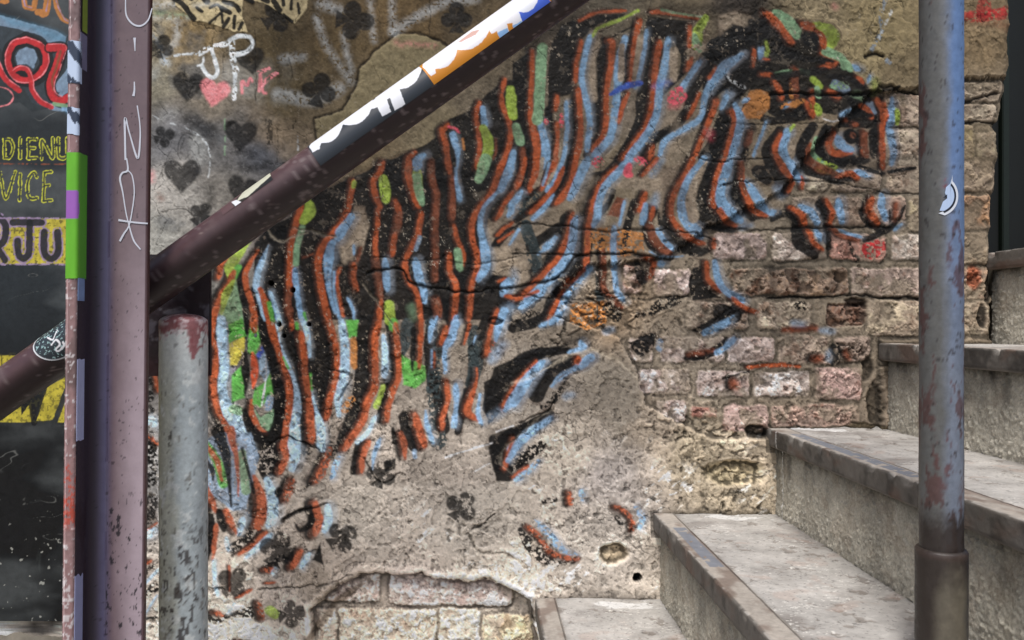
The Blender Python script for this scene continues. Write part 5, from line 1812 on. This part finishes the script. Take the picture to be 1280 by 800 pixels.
sticker_rail('sticker', ub0, ub1, TH0, TH1, (44, 50, 58), [(WHT, white1, {})], 'dark sticker with cropped white rounded lettering, lower one on the rail')
white2 = z5([(593, 338), (635, 382), (660, 366), (656, 346)] + qb((658, 345), (742, 350), (768, 250)) + qb((770, 250), (880, 262), (927, 150)) + [(936, 172), (962, 158), (990, 215), (1030, 195), (1015, 120), (1040, 115), (1055, 180), (1100, 152), (1075, 60)] + qb((1078, 60), (1160, 75), (1174, -30)) + [(1060, -120), (980, -20), (930, 60), (905, 60), (700, 180), (600, 260)])
legs = z5([(965, 165), (990, 215), (1028, 195), (1018, 140)]); legs2 = z5([(1042, 130), (1057, 182), (1100, 152), (1088, 105)])
hole1 = z5([(770, 212), (800, 190), (840, 160), (880, 150), (860, 175), (820, 195), (785, 212)])
sticker_rail('sticker', ub1 + .3, ub3, TH0, TH1, (205, 132, 32),
    [((28, 92, 205), [on_ for on_ in z5([(1030, 20), (1102, 152), (1255, 52), (1226, 0), (1180, -60), (1050, -60)])], {}), (WHT, white2, {}), ((130, 178, 228), legs, {}), ((130, 178, 228), legs2, {}), ((190, 120, 90), hole1, {'op': .7})],
    'orange and blue sticker with cropped white rounded lettering, upper one on the rail')
# small torn sticker
sticker_rail('sticker', flat(296, 285)[0], flat(352, 235)[0], math.radians(28), math.radians(108), (92, 68, 70),
    [((40, 40, 34), [(290, 256), (300, 262), (345, 226), (348, 212), (330, 218)], {}), ((225, 226, 232), [(289, 253), (296, 259), (308, 261), (318, 256), (316, 252), (304, 254), (296, 250)], {}),
     ((225, 226, 232), [(335, 240), (340, 238), (350, 224), (351, 210), (346, 210), (344, 224)], {}), ((200, 200, 180), [(296, 252), (310, 246), (345, 215), (340, 212), (318, 228), (300, 246)], {}),
     ((20, 22, 26), [(306, 252), (316, 250), (344, 222), (338, 222)], {})], 'small torn black and white sticker near the column', nu=160, nt=90)
# round glittery sticker on the lower left
def S_left():
    us0, us1 = flat(36, 455)[0], flat(112, 400)[0]; t0, t1 = math.radians(-40), math.radians(110)
    nu, nt = 240, 160; us = np.linspace(us0, us1, nu); ts = np.linspace(t0, t1, nt); Rp = Rr / k_u; vs = ts * Rp
    cv = Canvas(us, vs, lin((44, 52, 58)), warp=.1, wscale=6)
    cv.c *= (1 + .3 * cv.n)[..., None]
    dots = sst(.3, .42, fbm(cv.X, cv.Y, 2.2, 2, 3))[..., None]; cv.c = cv.c * (1 - .7 * dots) + lin((170, 205, 205)) * .7 * dots
    def F(x, y):
        return on_tube(x / 5, 400 + y / 5)
    c0 = F(338, 100); Rs_ = 31
    for seg in (((300, 110), (330, 125), (345, 95), (360, 65)), ((325, 155), (350, 125), (375, 150), (350, 180), (365, 195), (400, 160), (395, 140))):
        cv.stroke([F(*p) for p in seg], 2.0, lin((228, 228, 232)), soft=.5, rough=0)
    rr_ = np.hypot(cv.X - c0[0], cv.Y - c0[1])
    ring = np.exp(-((rr_ - Rs_ + 1) / .9) ** 2)[..., None]; cv.c = cv.c * (1 - ring) + lin((225, 228, 232)) * ring
    T, U = np.meshgrid(ts, us * k_u); Rs = Rr + .0007
    P = p0 + U[..., None] * dirv + (np.sin(T) * Rs)[..., None] * upv + (np.cos(T) * Rs)[..., None] * frv
    F_ = grid_faces(nt, nu, True); keep = (rr_.T.reshape(-1) < Rs_)[F_].all(1); F_ = F_[keep]
    C = np.swapaxes(cv.c, 0, 1).reshape(-1, 3); u_, inv = np.unique(F_, return_inverse=True)
    me = np_mesh('sticker', P.reshape(-1, 3)[u_], inv.reshape(F_.shape), np.clip(C[u_], .004, .85))
    link('sticker', me, M_STICK, RAIL, label='round dark glittery sticker with white letters, low on the left')
S_left()

# ------------------------------------------------------------------ steel column (angle section)
da, dw = 1.25, 1.312
xa0, xa1 = WX(80.5, da), WX(95, da)                 # front edge of the flange
xw = WX(183.5, dw)                                   # right edge of the web
ya, yw = WYd(da), WYd(dw)
COLM = empty('steel_column', ((xa0 + xw) / 2, yw, 0), label='tall brown steel column with a green taped edge and white scrawled tag', category='column')
prof = []
th_w = .009
def seg(a, b, n, kind):
    for t in np.linspace(0, 1, n, endpoint=False): prof.append((a[0] + (b[0] - a[0]) * t, a[1] + (b[1] - a[1]) * t, kind))
ev = .004
seg((xa0 + ev * .3, yw + th_w), (xa0, ya + ev), 10, 0)
for t in np.linspace(0, math.pi / 2, 5): prof.append((xa0 + ev - ev * math.cos(t), ya + ev - ev * math.sin(t), 1))
seg((xa0 + ev, ya), (xa1 - ev, ya), 8, 1)
for t in np.linspace(0, math.pi / 2, 5): prof.append((xa1 - ev + ev * math.sin(t), ya + ev - ev * math.cos(t), 1))
fr = .022
seg((xa1, ya + ev), (xa1, yw - fr), 16, 2)
for t in np.linspace(0, math.pi / 2, 10): prof.append((xa1 + fr - fr * math.cos(t), yw - fr + fr * math.sin(t), 3))
seg((xa1 + fr, yw), (xw - .003, yw), 40, 4)
for t in np.linspace(0, math.pi / 2, 4): prof.append((xw - .003 + .003 * math.sin(t), yw + .003 - .003 * math.cos(t), 5))
prof += [(xw, yw + th_w, 5), (xw, yw + th_w + .0005, 6)]
pxs = np.array([p[0] for p in prof]); pys = np.array([p[1] for p in prof]); kd = np.array([p[2] for p in prof])
sp_ = np.cumsum(np.r_[0, np.hypot(np.diff(pxs), np.diff(pys))]); s_web = sp_[np.argmax(kd == 4)]
zs = np.concatenate([np.arange(0, .85, .02), np.arange(.85, 2.02, .0026), np.arange(2.03, 3.2, .02)])
A, Z = np.meshgrid(sp_, zs); PXg = np.repeat(pxs[None], len(zs), 0); PYg = np.repeat(pys[None], len(zs), 0)
py = VY - (Z - EYE) * FPX / np.where(kd[None] <= 2, da, dw)
a_ = A * mm; z_ = Z * mm
n1 = fbm(a_, z_ * .4, 22, 4, 3)[..., None]; n2 = fbm(a_, z_, 5, 3, 6)[..., None]; n3 = fbm(a_, z_ * .5, 60, 3, 12)[..., None]
c = lin((112, 95, 100)) * (1 + .10 * n1 + .06 * n2)
webt = np.clip((PXg - (xa1 + fr)) / (xw - xa1 - fr), 0, 1)[..., None]; pyy = py[..., None]
c = mixc(c, (176, 160, 168), sst(.1, .9, webt + .1 * n1) * sst(150, 560, pyy) * .8)
kk = kd[None, :, None]
tpx = PXg[..., None] - xa1; c = mixc(c, (40, 31, 40), ((kk == 2) | (kk == 3) | (kk == 4)) * sst(.019, .004, tpx) * .92); c = mixc(c, (78, 60, 70), (kk == 4) * sst(.040, .026, tpx) * .5)
c = mixc(c, (84, 84, 118), (kk >= 3) * (kk <= 4) * np.exp(-((tpx - .0175) / .0085) ** 2) * .8)  # bluish highlight along the fillet, painted into the column colour
c = mixc(c, (150, 118, 116), (kk == 1) * .8)
c = mixc(c, (96, 80, 78), (kk == 1) * sst(.15, .4, n1) * .7)
c = mixc(c, (200, 192, 192), (kk == 1) * sst(.34, .44, n2 + .3 * sst(670, 740, pyy)) * .85)
c = mixc(c, (180, 66, 42), (kk == 1) * sst(570, 582, pyy) * sst(668, 650, pyy) * sst(-.02, .12, n2 + .3 * n1) * .8)
c = mixc(c, (58, 30, 34), (kk >= 5) * .8)
c = mixc(c, (80, 46, 40), sst(.965, 1.0, webt + .02 * n2) * .7)
c = mixc(c, (24, 22, 30), (kk == 4) * sst(.30, .36, fbm(a_, z_ * .45, 6, 4, 8, .65)[..., None] + .30 * np.exp(-((webt - .22) / .14) ** 2 - ((pyy - 672) / 40) ** 2) - .02) * sst(600, 640, pyy) * .9)
c = mixc(c, (40, 32, 40), (kk >= 2) * (kk <= 4) * sst(.55, .62, n2 + .1 * n1) * .7)
c = mixc(c, (40, 22, 24), (kk == 2) * sst(600, 650, pyy) * sst(.0, .2, n1) * .7)
Pm = np.stack([PXg + .0004 * n1[..., 0] * (kd == 1), PYg - .0008 * n2[..., 0] * (kd == 1)[None] + .0004 * n1[..., 0] * (kd == 4)[None], Z], -1)
link('angle_section', np_mesh('angle_section', Pm.reshape(-1, 3), grid_faces(len(prof), len(zs)), np.clip(c, .004, .85).reshape(-1, 3)), M_STEEL, COLM)
link('back_face', box_mesh('back_face', [(xa0 + .0015, yw + th_w - .001, 0, xw - .0005, yw + th_w + .002, 3.2)], 0), mat('column_back', .5, .4, col=(70, 56, 60)), COLM)
# tape and stickers wrapped on the flange: extrusions of part of the section, a little proud
def wrap(name, s0, s1, pyt, pyb, colf, text, off=.0009, ragged=.0):
    sel = np.where((sp_ >= s0) & (sp_ <= s1))[0]
    X_, Y_ = pxs[sel], pys[sel]
    tx = np.gradient(X_) ; ty = np.gradient(Y_); L = np.hypot(tx, ty) + 1e-9
    nxn, nyn = ty / L, -tx / L
    z1, z0 = EYE + (VY - pyt) * da / FPX, EYE + (VY - pyb) * da / FPX
    zs2 = np.arange(z0, z1, .002); A2, Z2 = np.meshgrid(sp_[sel], zs2)
    Z2 = Z2 + ragged * fbm(A2 * mm, A2 * 0 + pyt, 6, 2, 5)
    P = np.stack([np.repeat((X_ + nxn * off)[None], len(zs2), 0), np.repeat((Y_ + nyn * off)[None], len(zs2), 0), Z2], -1)
    C = colf(A2, Z2, VY - (Z2 - EYE) * FPX / da)
    link(name, np_mesh(name, P.reshape(-1, 3), grid_faces(len(sel), len(zs2)), np.clip(C, .004, .85).reshape(-1, 3)), M_STICK, COLM, label=text)
s_f0 = sp_[np.argmax(kd == 1)]; s_f1 = sp_[np.argmax(kd == 2)]
def green(A2, Z2, py):
    n = fbm(A2 * mm, Z2 * mm * .4, 12, 3, 4)[..., None]
    c = lin((104, 178, 44)) * (1 + .1 * n)
    c = mixc(c, (66, 140, 30), sst(s_f1 - .002, s_f1 + .008, A2)[..., None] * .5)
    pu = np.exp(-((py - 256) / 19) ** 4) * (sst(s_f1 + .004, s_f1 - .004, A2 + .004 * n[..., 0]))
    return mixc(c, (160, 82, 190), (pu > .5)[..., None] * .9)
wrap('green_tape', s_f0, s_f1 + .026, 190, 348, green, 'bright green tape with a violet smear', ragged=.001)
wrap('green_tape', s_f1 + .004, s_f1 + .022, -30, 36, lambda A2, Z2, p: lin((130, 150, 40)) * (1 + .1 * fbm(A2 * mm, Z2 * mm, 10, 2, 3)[..., None]), 'short olive tape at the top of the edge')
wrap('sticker', s_f1 + .000, s_f1 + .022, 38, 84, lambda A2, Z2, p: lin((120, 116, 140)) * (1 + .1 * fbm(A2 * mm, Z2 * mm, 10, 2, 3)[..., None]), 'faded grey sticker')
def bw(A2, Z2, py):
    f = fbm(A2 * mm * 1.2, Z2 * mm + A2 * mm * 2, 9, 2, 7)[..., None]
    c = lin((196, 212, 236)) * (1 + 0 * f); c = mixc(c, (22, 36, 60), (np.sin((py - A2 * 700) * .16)[..., None] + f > .35) * .95)
    return c
wrap('sticker', s_f0, s_f1 + .006, 50, 104, bw, 'torn white and navy sticker', ragged=.002)
wrap('sticker', s_f0 + .002, s_f1 + .002, 134, 168, bw, 'small white and navy sticker scrap', ragged=.002)
wrap('sticker', s_f1 - .001, s_f1 + .022, 346, 376, lambda A2, Z2, p: lin((128, 150, 190)) * (1 + .15 * fbm(A2 * mm, Z2 * mm, 10, 2, 3)[..., None]), 'pale blue scrap under the green tape')
wrap('sticker', s_f1 - .001, s_f1 + .024, 448, 552, lambda A2, Z2, p: lin((178, 182, 214)) * (1 + .06 * fbm(A2 * mm, Z2 * mm, 10, 2, 3)[..., None]), 'long pale strip', ragged=.003)
wrap('sticker', s_f1 - .001, s_f1 + .026, 722, 900, lambda A2, Z2, p: lin((160, 164, 200)) * (1 + .06 * fbm(A2 * mm, Z2 * mm, 10, 2, 3)[..., None]), 'wide pale strip at the bottom', ragged=.008)
# white marker tag, ribbons on the web
def ribbon(lines, y, dd, ox, oy, k, name, parent, m, text, off=.0009):
    V, F = [], []
    for ln in lines:
        P = catmull([(p[0], p[1], p[2]) for p in ln], 8); n0 = len(V)
        for i in range(len(P)):
            a = P[max(i - 1, 0)]; b = P[min(i + 1, len(P) - 1)]; tx, ty = b[0] - a[0], b[1] - a[1]; L = math.hypot(tx, ty) + 1e-9
            w = P[i][2] / 2
            for s_ in (-1, 1):
                x = ox + (P[i][0] - ty / L * w * s_) / k; z = oy + (P[i][1] + tx / L * w * s_) / k
                V.append((WX(x, dd), y - off - .00005 * lines.index(ln), EYE + (VY - z) * dd / FPX))
            if i: F.append((n0 + 2 * i - 2, n0 + 2 * i - 1, n0 + 2 * i + 1, n0 + 2 * i))
    return link(name, np_mesh(name, V, F, smooth=False), m, parent, label=text)
tag = [[(615, -60, 6), (612, 20, 6), (618, 80, 8), (650, 120, 9), (690, 128, 9), (725, 100, 7), (745, 40, 5)],
       [(659, 188, 14), (660, 210, 9), (662, 255, 4)], [(660, 408, 6), (661, 450, 9), (656, 480, 13)],
       [(620, 800, 10), (617, 700, 10), (616, 590, 11), (640, 670, 7), (680, 790, 10), (692, 700, 8), (690, 620, 6), (676, 527, 6)],
       [(626, 790, 6), (632, 850, 9), (605, 865, 9), (594, 895, 10), (608, 960, 7), (625, 1060, 6), (640, 1120, 6), (665, 1200, 8), (700, 1246, 6)],
       [(632, 850, 5), (655, 880, 6), (666, 960, 6), (655, 1060, 6), (640, 1130, 7), (615, 1170, 9), (596, 1206, 10)],
       [(588, 1100, 11), (640, 1108, 8), (690, 1113, 9), (735, 1116, 7)]]
ribbon(tag, yw, dw, 0, 0, 4, 'graffiti_tag', COLM, M_PEN, 'white marker scrawl running down the column')

COLM.rotation_euler = (0, .0105, 0); COLM.location.x -= .0105 * EYE

# ------------------------------------------------------------------ blackboard
dbd = 1.835; kb = FPX / dbd
bxs = np.arange(-260, 132, .8); bys = np.concatenate([np.arange(-300, -10, 4), np.arange(-10, 777, .8)])
B_ = Canvas(bxs, bys, lin((34, 40, 44)), warp=.5, wscale=6)
B_.c *= (1 + .3 * fbm(B_.X, B_.Y, 50, 4, 3) + .16 * B_.n2)[..., None]
dk = sst(330, 520, B_.Y)[..., None]; B_.c = B_.c * (1 - .84 * dk)
st = sst(.3, .6, fbm(B_.X, B_.Y * .3, 16, 4, 11))[..., None] * sst(660, 760, B_.Y)[..., None]; B_.c = mixc(B_.c, (110, 116, 112), st * .5)
sk = sst(.6, .68, fbm(B_.X, B_.Y, 5, 2, 14))[..., None] * sst(600, 700, B_.Y)[..., None]; B_.c = mixc(B_.c, (190, 190, 180), sk * .6)
sm = sst(.0, .5, fbm(B_.X * .5, B_.Y, 60, 4, 17))[..., None] * .16; B_.c = mixc(B_.c, (150, 156, 156), sm)
scr = np.exp(-(fbm(B_.X * .4 + B_.Y * .2, B_.Y, 30, 3, 6) / .008) ** 2)[..., None] * sst(.1, .4, fbm(B_.X, B_.Y, 70, 2, 8))[..., None]; B_.c = mixc(B_.c, (150, 150, 144), scr * .35)
B_.script('''
frame 0 0 5
D P -400,40 0,95 60,110 200,150 350,190 445,250 640,300 640,640 440,700 330,690 200,640 0,300 -400,300
S~ P 0,95 60,110 200,150 350,190 445,250 445,290 300,250 200,180 60,160
S~ 60 380,640 440,680
X P 0,160 120,180 230,230 300,270 420,290 400,500 300,680 200,700 120,640 -400,700 -400,200
X 60 440,250 420,320 350,560
Z 70 165,230 60,300 50,420 120,500 230,500 300,400 260,270 165,232
A 34 -40,0 40,8
A 30 150,-20 160,40 205,55
A 34 225,-20 215,50
A 44 300,-20 285,80 240,75
A 30 340,-20 360,60 400,125 460,140
V 5 150,0 160,36 200,50
V 5 300,0 290,70
V 6 350,0 370,60 410,125 450,135
k 70 165,250 75,300 60,400 130,470 220,480 280,400 250,300 165,250
D P 165,295 215,310 235,360 210,430 165,400 110,405 98,350 120,310
R 40 165,248 90,270 50,350 60,430 110,490 180,500 250,460 290,380 260,290 165,248
p 5 165,232 80,255 34,345 45,440 100,505 180,515 262,470 306,380 275,280 165,232
R 30 75,450 120,425 175,440 195,500 200,560 250,630 320,672
p 4 80,440 125,412 180,430 208,500 215,560 262,622 328,658
R 34 -60,300 0,440 50,510 118,565
p 5 -50,280 20,440 60,500 125,545
p 9 -60,545 10,545 60,565 82,605 55,650 -10,668
D P 385,480 420,430 445,440 445,560 400,585 350,570 345,530
k 70 310,300 395,300 355,420 315,520 330,600 385,640 450,600
R 50 310,296 395,300
R 46 385,310 350,420 315,520 330,600 385,630 450,590
o 14 380,320 352,420 325,500 335,560
p 4 305,276 412,288 378,420 340,530 350,580 390,605
B 30 400,675 435,690
H 22 340,650 440,665
''', soft=.8)
def letters(segs, w, outer, inner, fr_):
    for c_, wd in ((outer, w), (inner, w * .52)):
        for s_ in segs: B_.stroke([(fr_[0] + x / fr_[2], fr_[1] + y / fr_[2]) for x, y in s_], wd / fr_[2], PAL[c_], soft=.5, rough=1.5, worn=.12 if c_ == outer else 0)
fr_ = (0, 150, 4)
letters([[(22, 95), (22, 190)], [(22, 95), (50, 100), (66, 140), (50, 185), (22, 190)], [(101, 92), (101, 190)], [(142, 95), (142, 190)], [(142, 95), (180, 95)], [(142, 140), (172, 140)], [(142, 190), (182, 188)],
         [(208, 195), (210, 100), (262, 190), (264, 92)], [(292, 92), (292, 175), (310, 192), (335, 175), (336, 92)]], 19, 'y', 'X', fr_)
letters([[(0, 262), (30, 395), (75, 258)], [(101, 270), (98, 400)], [(185, 285), (170, 262), (145, 290), (135, 340), (148, 390), (185, 390)], [(222, 262), (218, 400)], [(222, 262), (255, 258)], [(220, 328), (245, 326)], [(215, 404), (255, 402)]], 19, 'y', 'X', fr_)
letters([[(-90, 92), (-90, 190)], [(-40, 95), (-40, 190)]], 19, 'y', 'X', fr_)
B_.script('''
frame 0 150 4
o! 5 -300,215 340,222
Y P -600,488 335,492 338,720 -600,722
''', soft=.7)
sc_ = (sst(.15, .4, fbm(B_.X, B_.Y, 3.0, 3, 4)) * (B_.Y > 271) * (B_.Y < 331))[..., None]; B_.c = mixc(B_.c, (70, 66, 40), sc_ * .75)
LW = [[(0, 490), (28, 530), (22, 600), (-10, 640), (25, 700)], [(65, 512), (208, 512)], [(148, 512), (146, 655), (120, 692), (94, 672), (88, 605)], [(222, 560), (222, 660), (258, 694), (290, 655), (288, 560)],
      [(-120, 500), (-120, 710)], [(-200, 510), (-240, 700)]]
for wd, cc in ((50, 'V'), (34, 'X')):
    for s_ in LW: B_.stroke([(x / 4, 150 + y / 4) for x, y in s_], wd / 4, PAL[cc] * (.35 if cc == 'X' else 1), soft=.6, rough=1, worn=.1 if cc == 'V' else 0)
B_.script('''
frame 0 150 4
V! 7 -600,488 335,492
V! 7 -600,722 335,722
frame 0 400 5
Y P -700,208 130,222 132,640 -700,640
Y P 132,600 190,515 206,636 132,640
k 30 -20,640 60,440 150,220
k 40 150,230 215,640
Y P 230,630 295,420 400,360 480,340 480,380 400,430 330,625
Y P 360,640 405,520 640,400 640,640
k 6 10,220 12,330
''', soft=.7)
sc_ = (sst(.1, .35, fbm(B_.X, B_.Y, 3.0, 3, 9)) * (B_.Y > 441) * (B_.Y < 529))[..., None]; B_.c = mixc(B_.c, (60, 58, 34), sc_ * .6)
nxb, nyb = len(bxs), len(bys)
P = np.stack([WX(B_.X, dbd), np.full(B_.X.shape, WYd(dbd)) + .0006 * fbm(B_.X, B_.Y, 90, 3, 5), EYE + (VY - B_.Y) * dbd / FPX], -1)
bx0, bx1 = WX(-260, dbd), WX(131.2, dbd); bz1, bz0 = EYE + (VY + 300) * dbd / FPX, EYE + (VY - 776.5) * dbd / FPX
BOARD = empty('blackboard', ((bx0 + bx1) / 2, WYd(dbd), bz0), label='black chalkboard with red, yellow and blue chalk lettering left of the column', category='blackboard')
link('writing_surface', np_mesh('writing_surface', P.reshape(-1, 3), grid_faces(nxb, nyb, True), np.clip(B_.c, .004, .85).reshape(-1, 3)), M_BOARD, BOARD)
link('backing', box_mesh('backing', [(bx0, WYd(dbd) + .003, bz0, bx1, -.014, bz1)], .001), mat('board_backing', .7, .3, col=(26, 26, 28)), BOARD)
# grey cloth bundled under the board
def cloth():
    us = np.linspace(WX(-200, 1.8), WX(140, 1.8), 220); vs = np.linspace(0, 1, 60)
    U, Vv = np.meshgrid(us, vs)
    ang = Vv * math.pi
    n = fbm(U * mm, Vv * 160, 70, 4, 4); n2 = fbm(U * mm + Vv * 60, Vv * 90, 24, 3, 8)
    yy = -.03 - (.045 + .012 * n) * np.sin(ang) ** .8; zz = bz0 - .02 - .20 * Vv + .014 * n + .004 * n2 + .012 * np.cos(U * 9)
    P = np.stack([U, yy + .004 * n2, zz], -1)
    C = lin((112, 106, 96)) * (1 + .35 * n[..., None] + .2 * n2[..., None]) * (1 - .85 * sst(.12, .22, Vv + .04 * n)[..., None])
    o = link('cloth', np_mesh('cloth', P.reshape(-1, 3), grid_faces(220, 60, True), np.clip(C, .004, .8).reshape(-1, 3)), M_CLOTH)
    setp(o, label='grey rumpled cloth hanging just under the blackboard', category='cloth')
cloth()

# ------------------------------------------------------------------ doorway at the right
dd_ = 2.05; DX0 = WX(1225, D0)
DOOR = empty('door', (DX0 + .4, WYd(dd_), WZ(315)), label='very dark green boarded door in the recess beyond the wall corner', category='door')
dm = mat('dark_green_paint', .55, .4, bump=.3, bscale=120, bdist=.001, var=.2, col=(9, 13, 11)); dm2 = mat('green_edge_paint', .5, .4, bump=.2, var=.2, col=(18, 28, 21))
zb, zt_ = WZ(318), 3.1
xk = DX0
kx = 0
while xk < DX0 + .85:
    w = (.035, .02, .05, .022)[kx % 4]; dep = (0, .012, .004, .016)[kx % 4]
    link('plank', box_mesh('plank', [(xk, WYd(dd_) - dep, zb, xk + w - .002, WYd(dd_) + .03, zt_)], .002), dm if kx % 2 == 0 else dm2, DOOR)
    xk += w; kx += 1
link('recess_backing', box_mesh('recess_backing', [(WX(1190), .33, 0, DX0 + 1.2, .36, zt_ + .3)], 0), dm, DOOR)
link('frame', box_mesh('frame', [(DX0 + .85, WYd(dd_) - .05, zb - .0, DX0 + .95, WYd(dd_) + .03, zt_), (DX0 - .05, WYd(dd_) - .03, zb, DX0 - .002, WYd(dd_) + .03, zt_)], .004), dm, DOOR)
link('threshold', box_mesh('threshold', [(WX(1240) + .02, .02, WZ(334), DX0 + .95, .30, WZ(318) - .002)], .004), mat('old_wood', .7, .3, bump=.5, bscale=60, var=.3, col=(74, 58, 46)), DOOR)

# ------------------------------------------------------------------ small fixings in the wall
def screw(px, py, r=5, label=None):
    import bmesh
    bm = bmesh.new()
    for rr, h0, h1 in ((r * S, 0, .0016), (r * S * .5, .0016, .0032)):
        q_ = bmesh.ops.create_cone(bm, cap_ends=True, segments=20, radius1=rr, radius2=rr * .85, depth=h1 - h0)
        for v in q_['verts']: v.co = (v.co.x, -(v.co.z + (h0 + h1) / 2), v.co.y)
    me = bpy.data.meshes.new('screw'); bm.to_mesh(me); bm.free()
    o = link('screw', me, M_BOLT); o.location = (WX(px), -.0125, WZ(py)); setp(o, label=label, category='screw')
screw(322, 419.5, 2.6, 'small round screw in the green paint between the left stripes')
screw(917, 81, 4.6, 'larger pale screw on the zebra mane, in blue paint')
# ------------------------------------------------------------------ light and camera
wd = bpy.data.worlds.new('World'); scene.world = wd; wd.use_nodes = True
nt = wd.node_tree; bg = nt.nodes['Background']; sky = nt.nodes.new('ShaderNodeTexSky'); sky.sky_type = 'NISHITA'; sky.sun_disc = False
EL, AZ = math.radians(60), math.radians(197)     # azimuth from +Y, clockwise seen from above
sky.sun_elevation = EL; sky.sun_rotation = AZ; sky.dust_density = 3; sky.air_density = 1.0; sky.ozone_density = .6
nt.links.new(sky.outputs[0], bg.inputs[0]); bg.inputs[1].default_value = SKY
ld = bpy.data.lights.new('sun', 'SUN'); ld.energy = SUN; ld.angle = math.radians(11); ld.color = (1, .98, .955)
lo = bpy.data.objects.new('sun', ld); COL.objects.link(lo)
from mathutils import Vector
sdir = Vector((math.sin(AZ) * math.cos(EL), math.cos(AZ) * math.cos(EL), math.sin(EL)))
lo.rotation_euler = (-sdir).to_track_quat('-Z', 'Y').to_euler(); lo.location = (1.5, -4, 5)
cam = bpy.data.cameras.new('camera'); co = bpy.data.objects.new('camera', cam); COL.objects.link(co)
co.location = (0, -D0, EYE); co.rotation_euler = (math.pi / 2, 0, 0)
cam.sensor_width = 36; cam.lens = 36 * FPX / 1280; cam.shift_x = 40 / 1280; cam.shift_y = 5 / 1280
cam.clip_start = .02; cam.clip_end = 500
scene.camera = co
scene.view_settings.view_transform = 'Standard'; scene.view_settings.look = 'None'; scene.view_settings.exposure = 0
scene.render.engine = 'CYCLES'
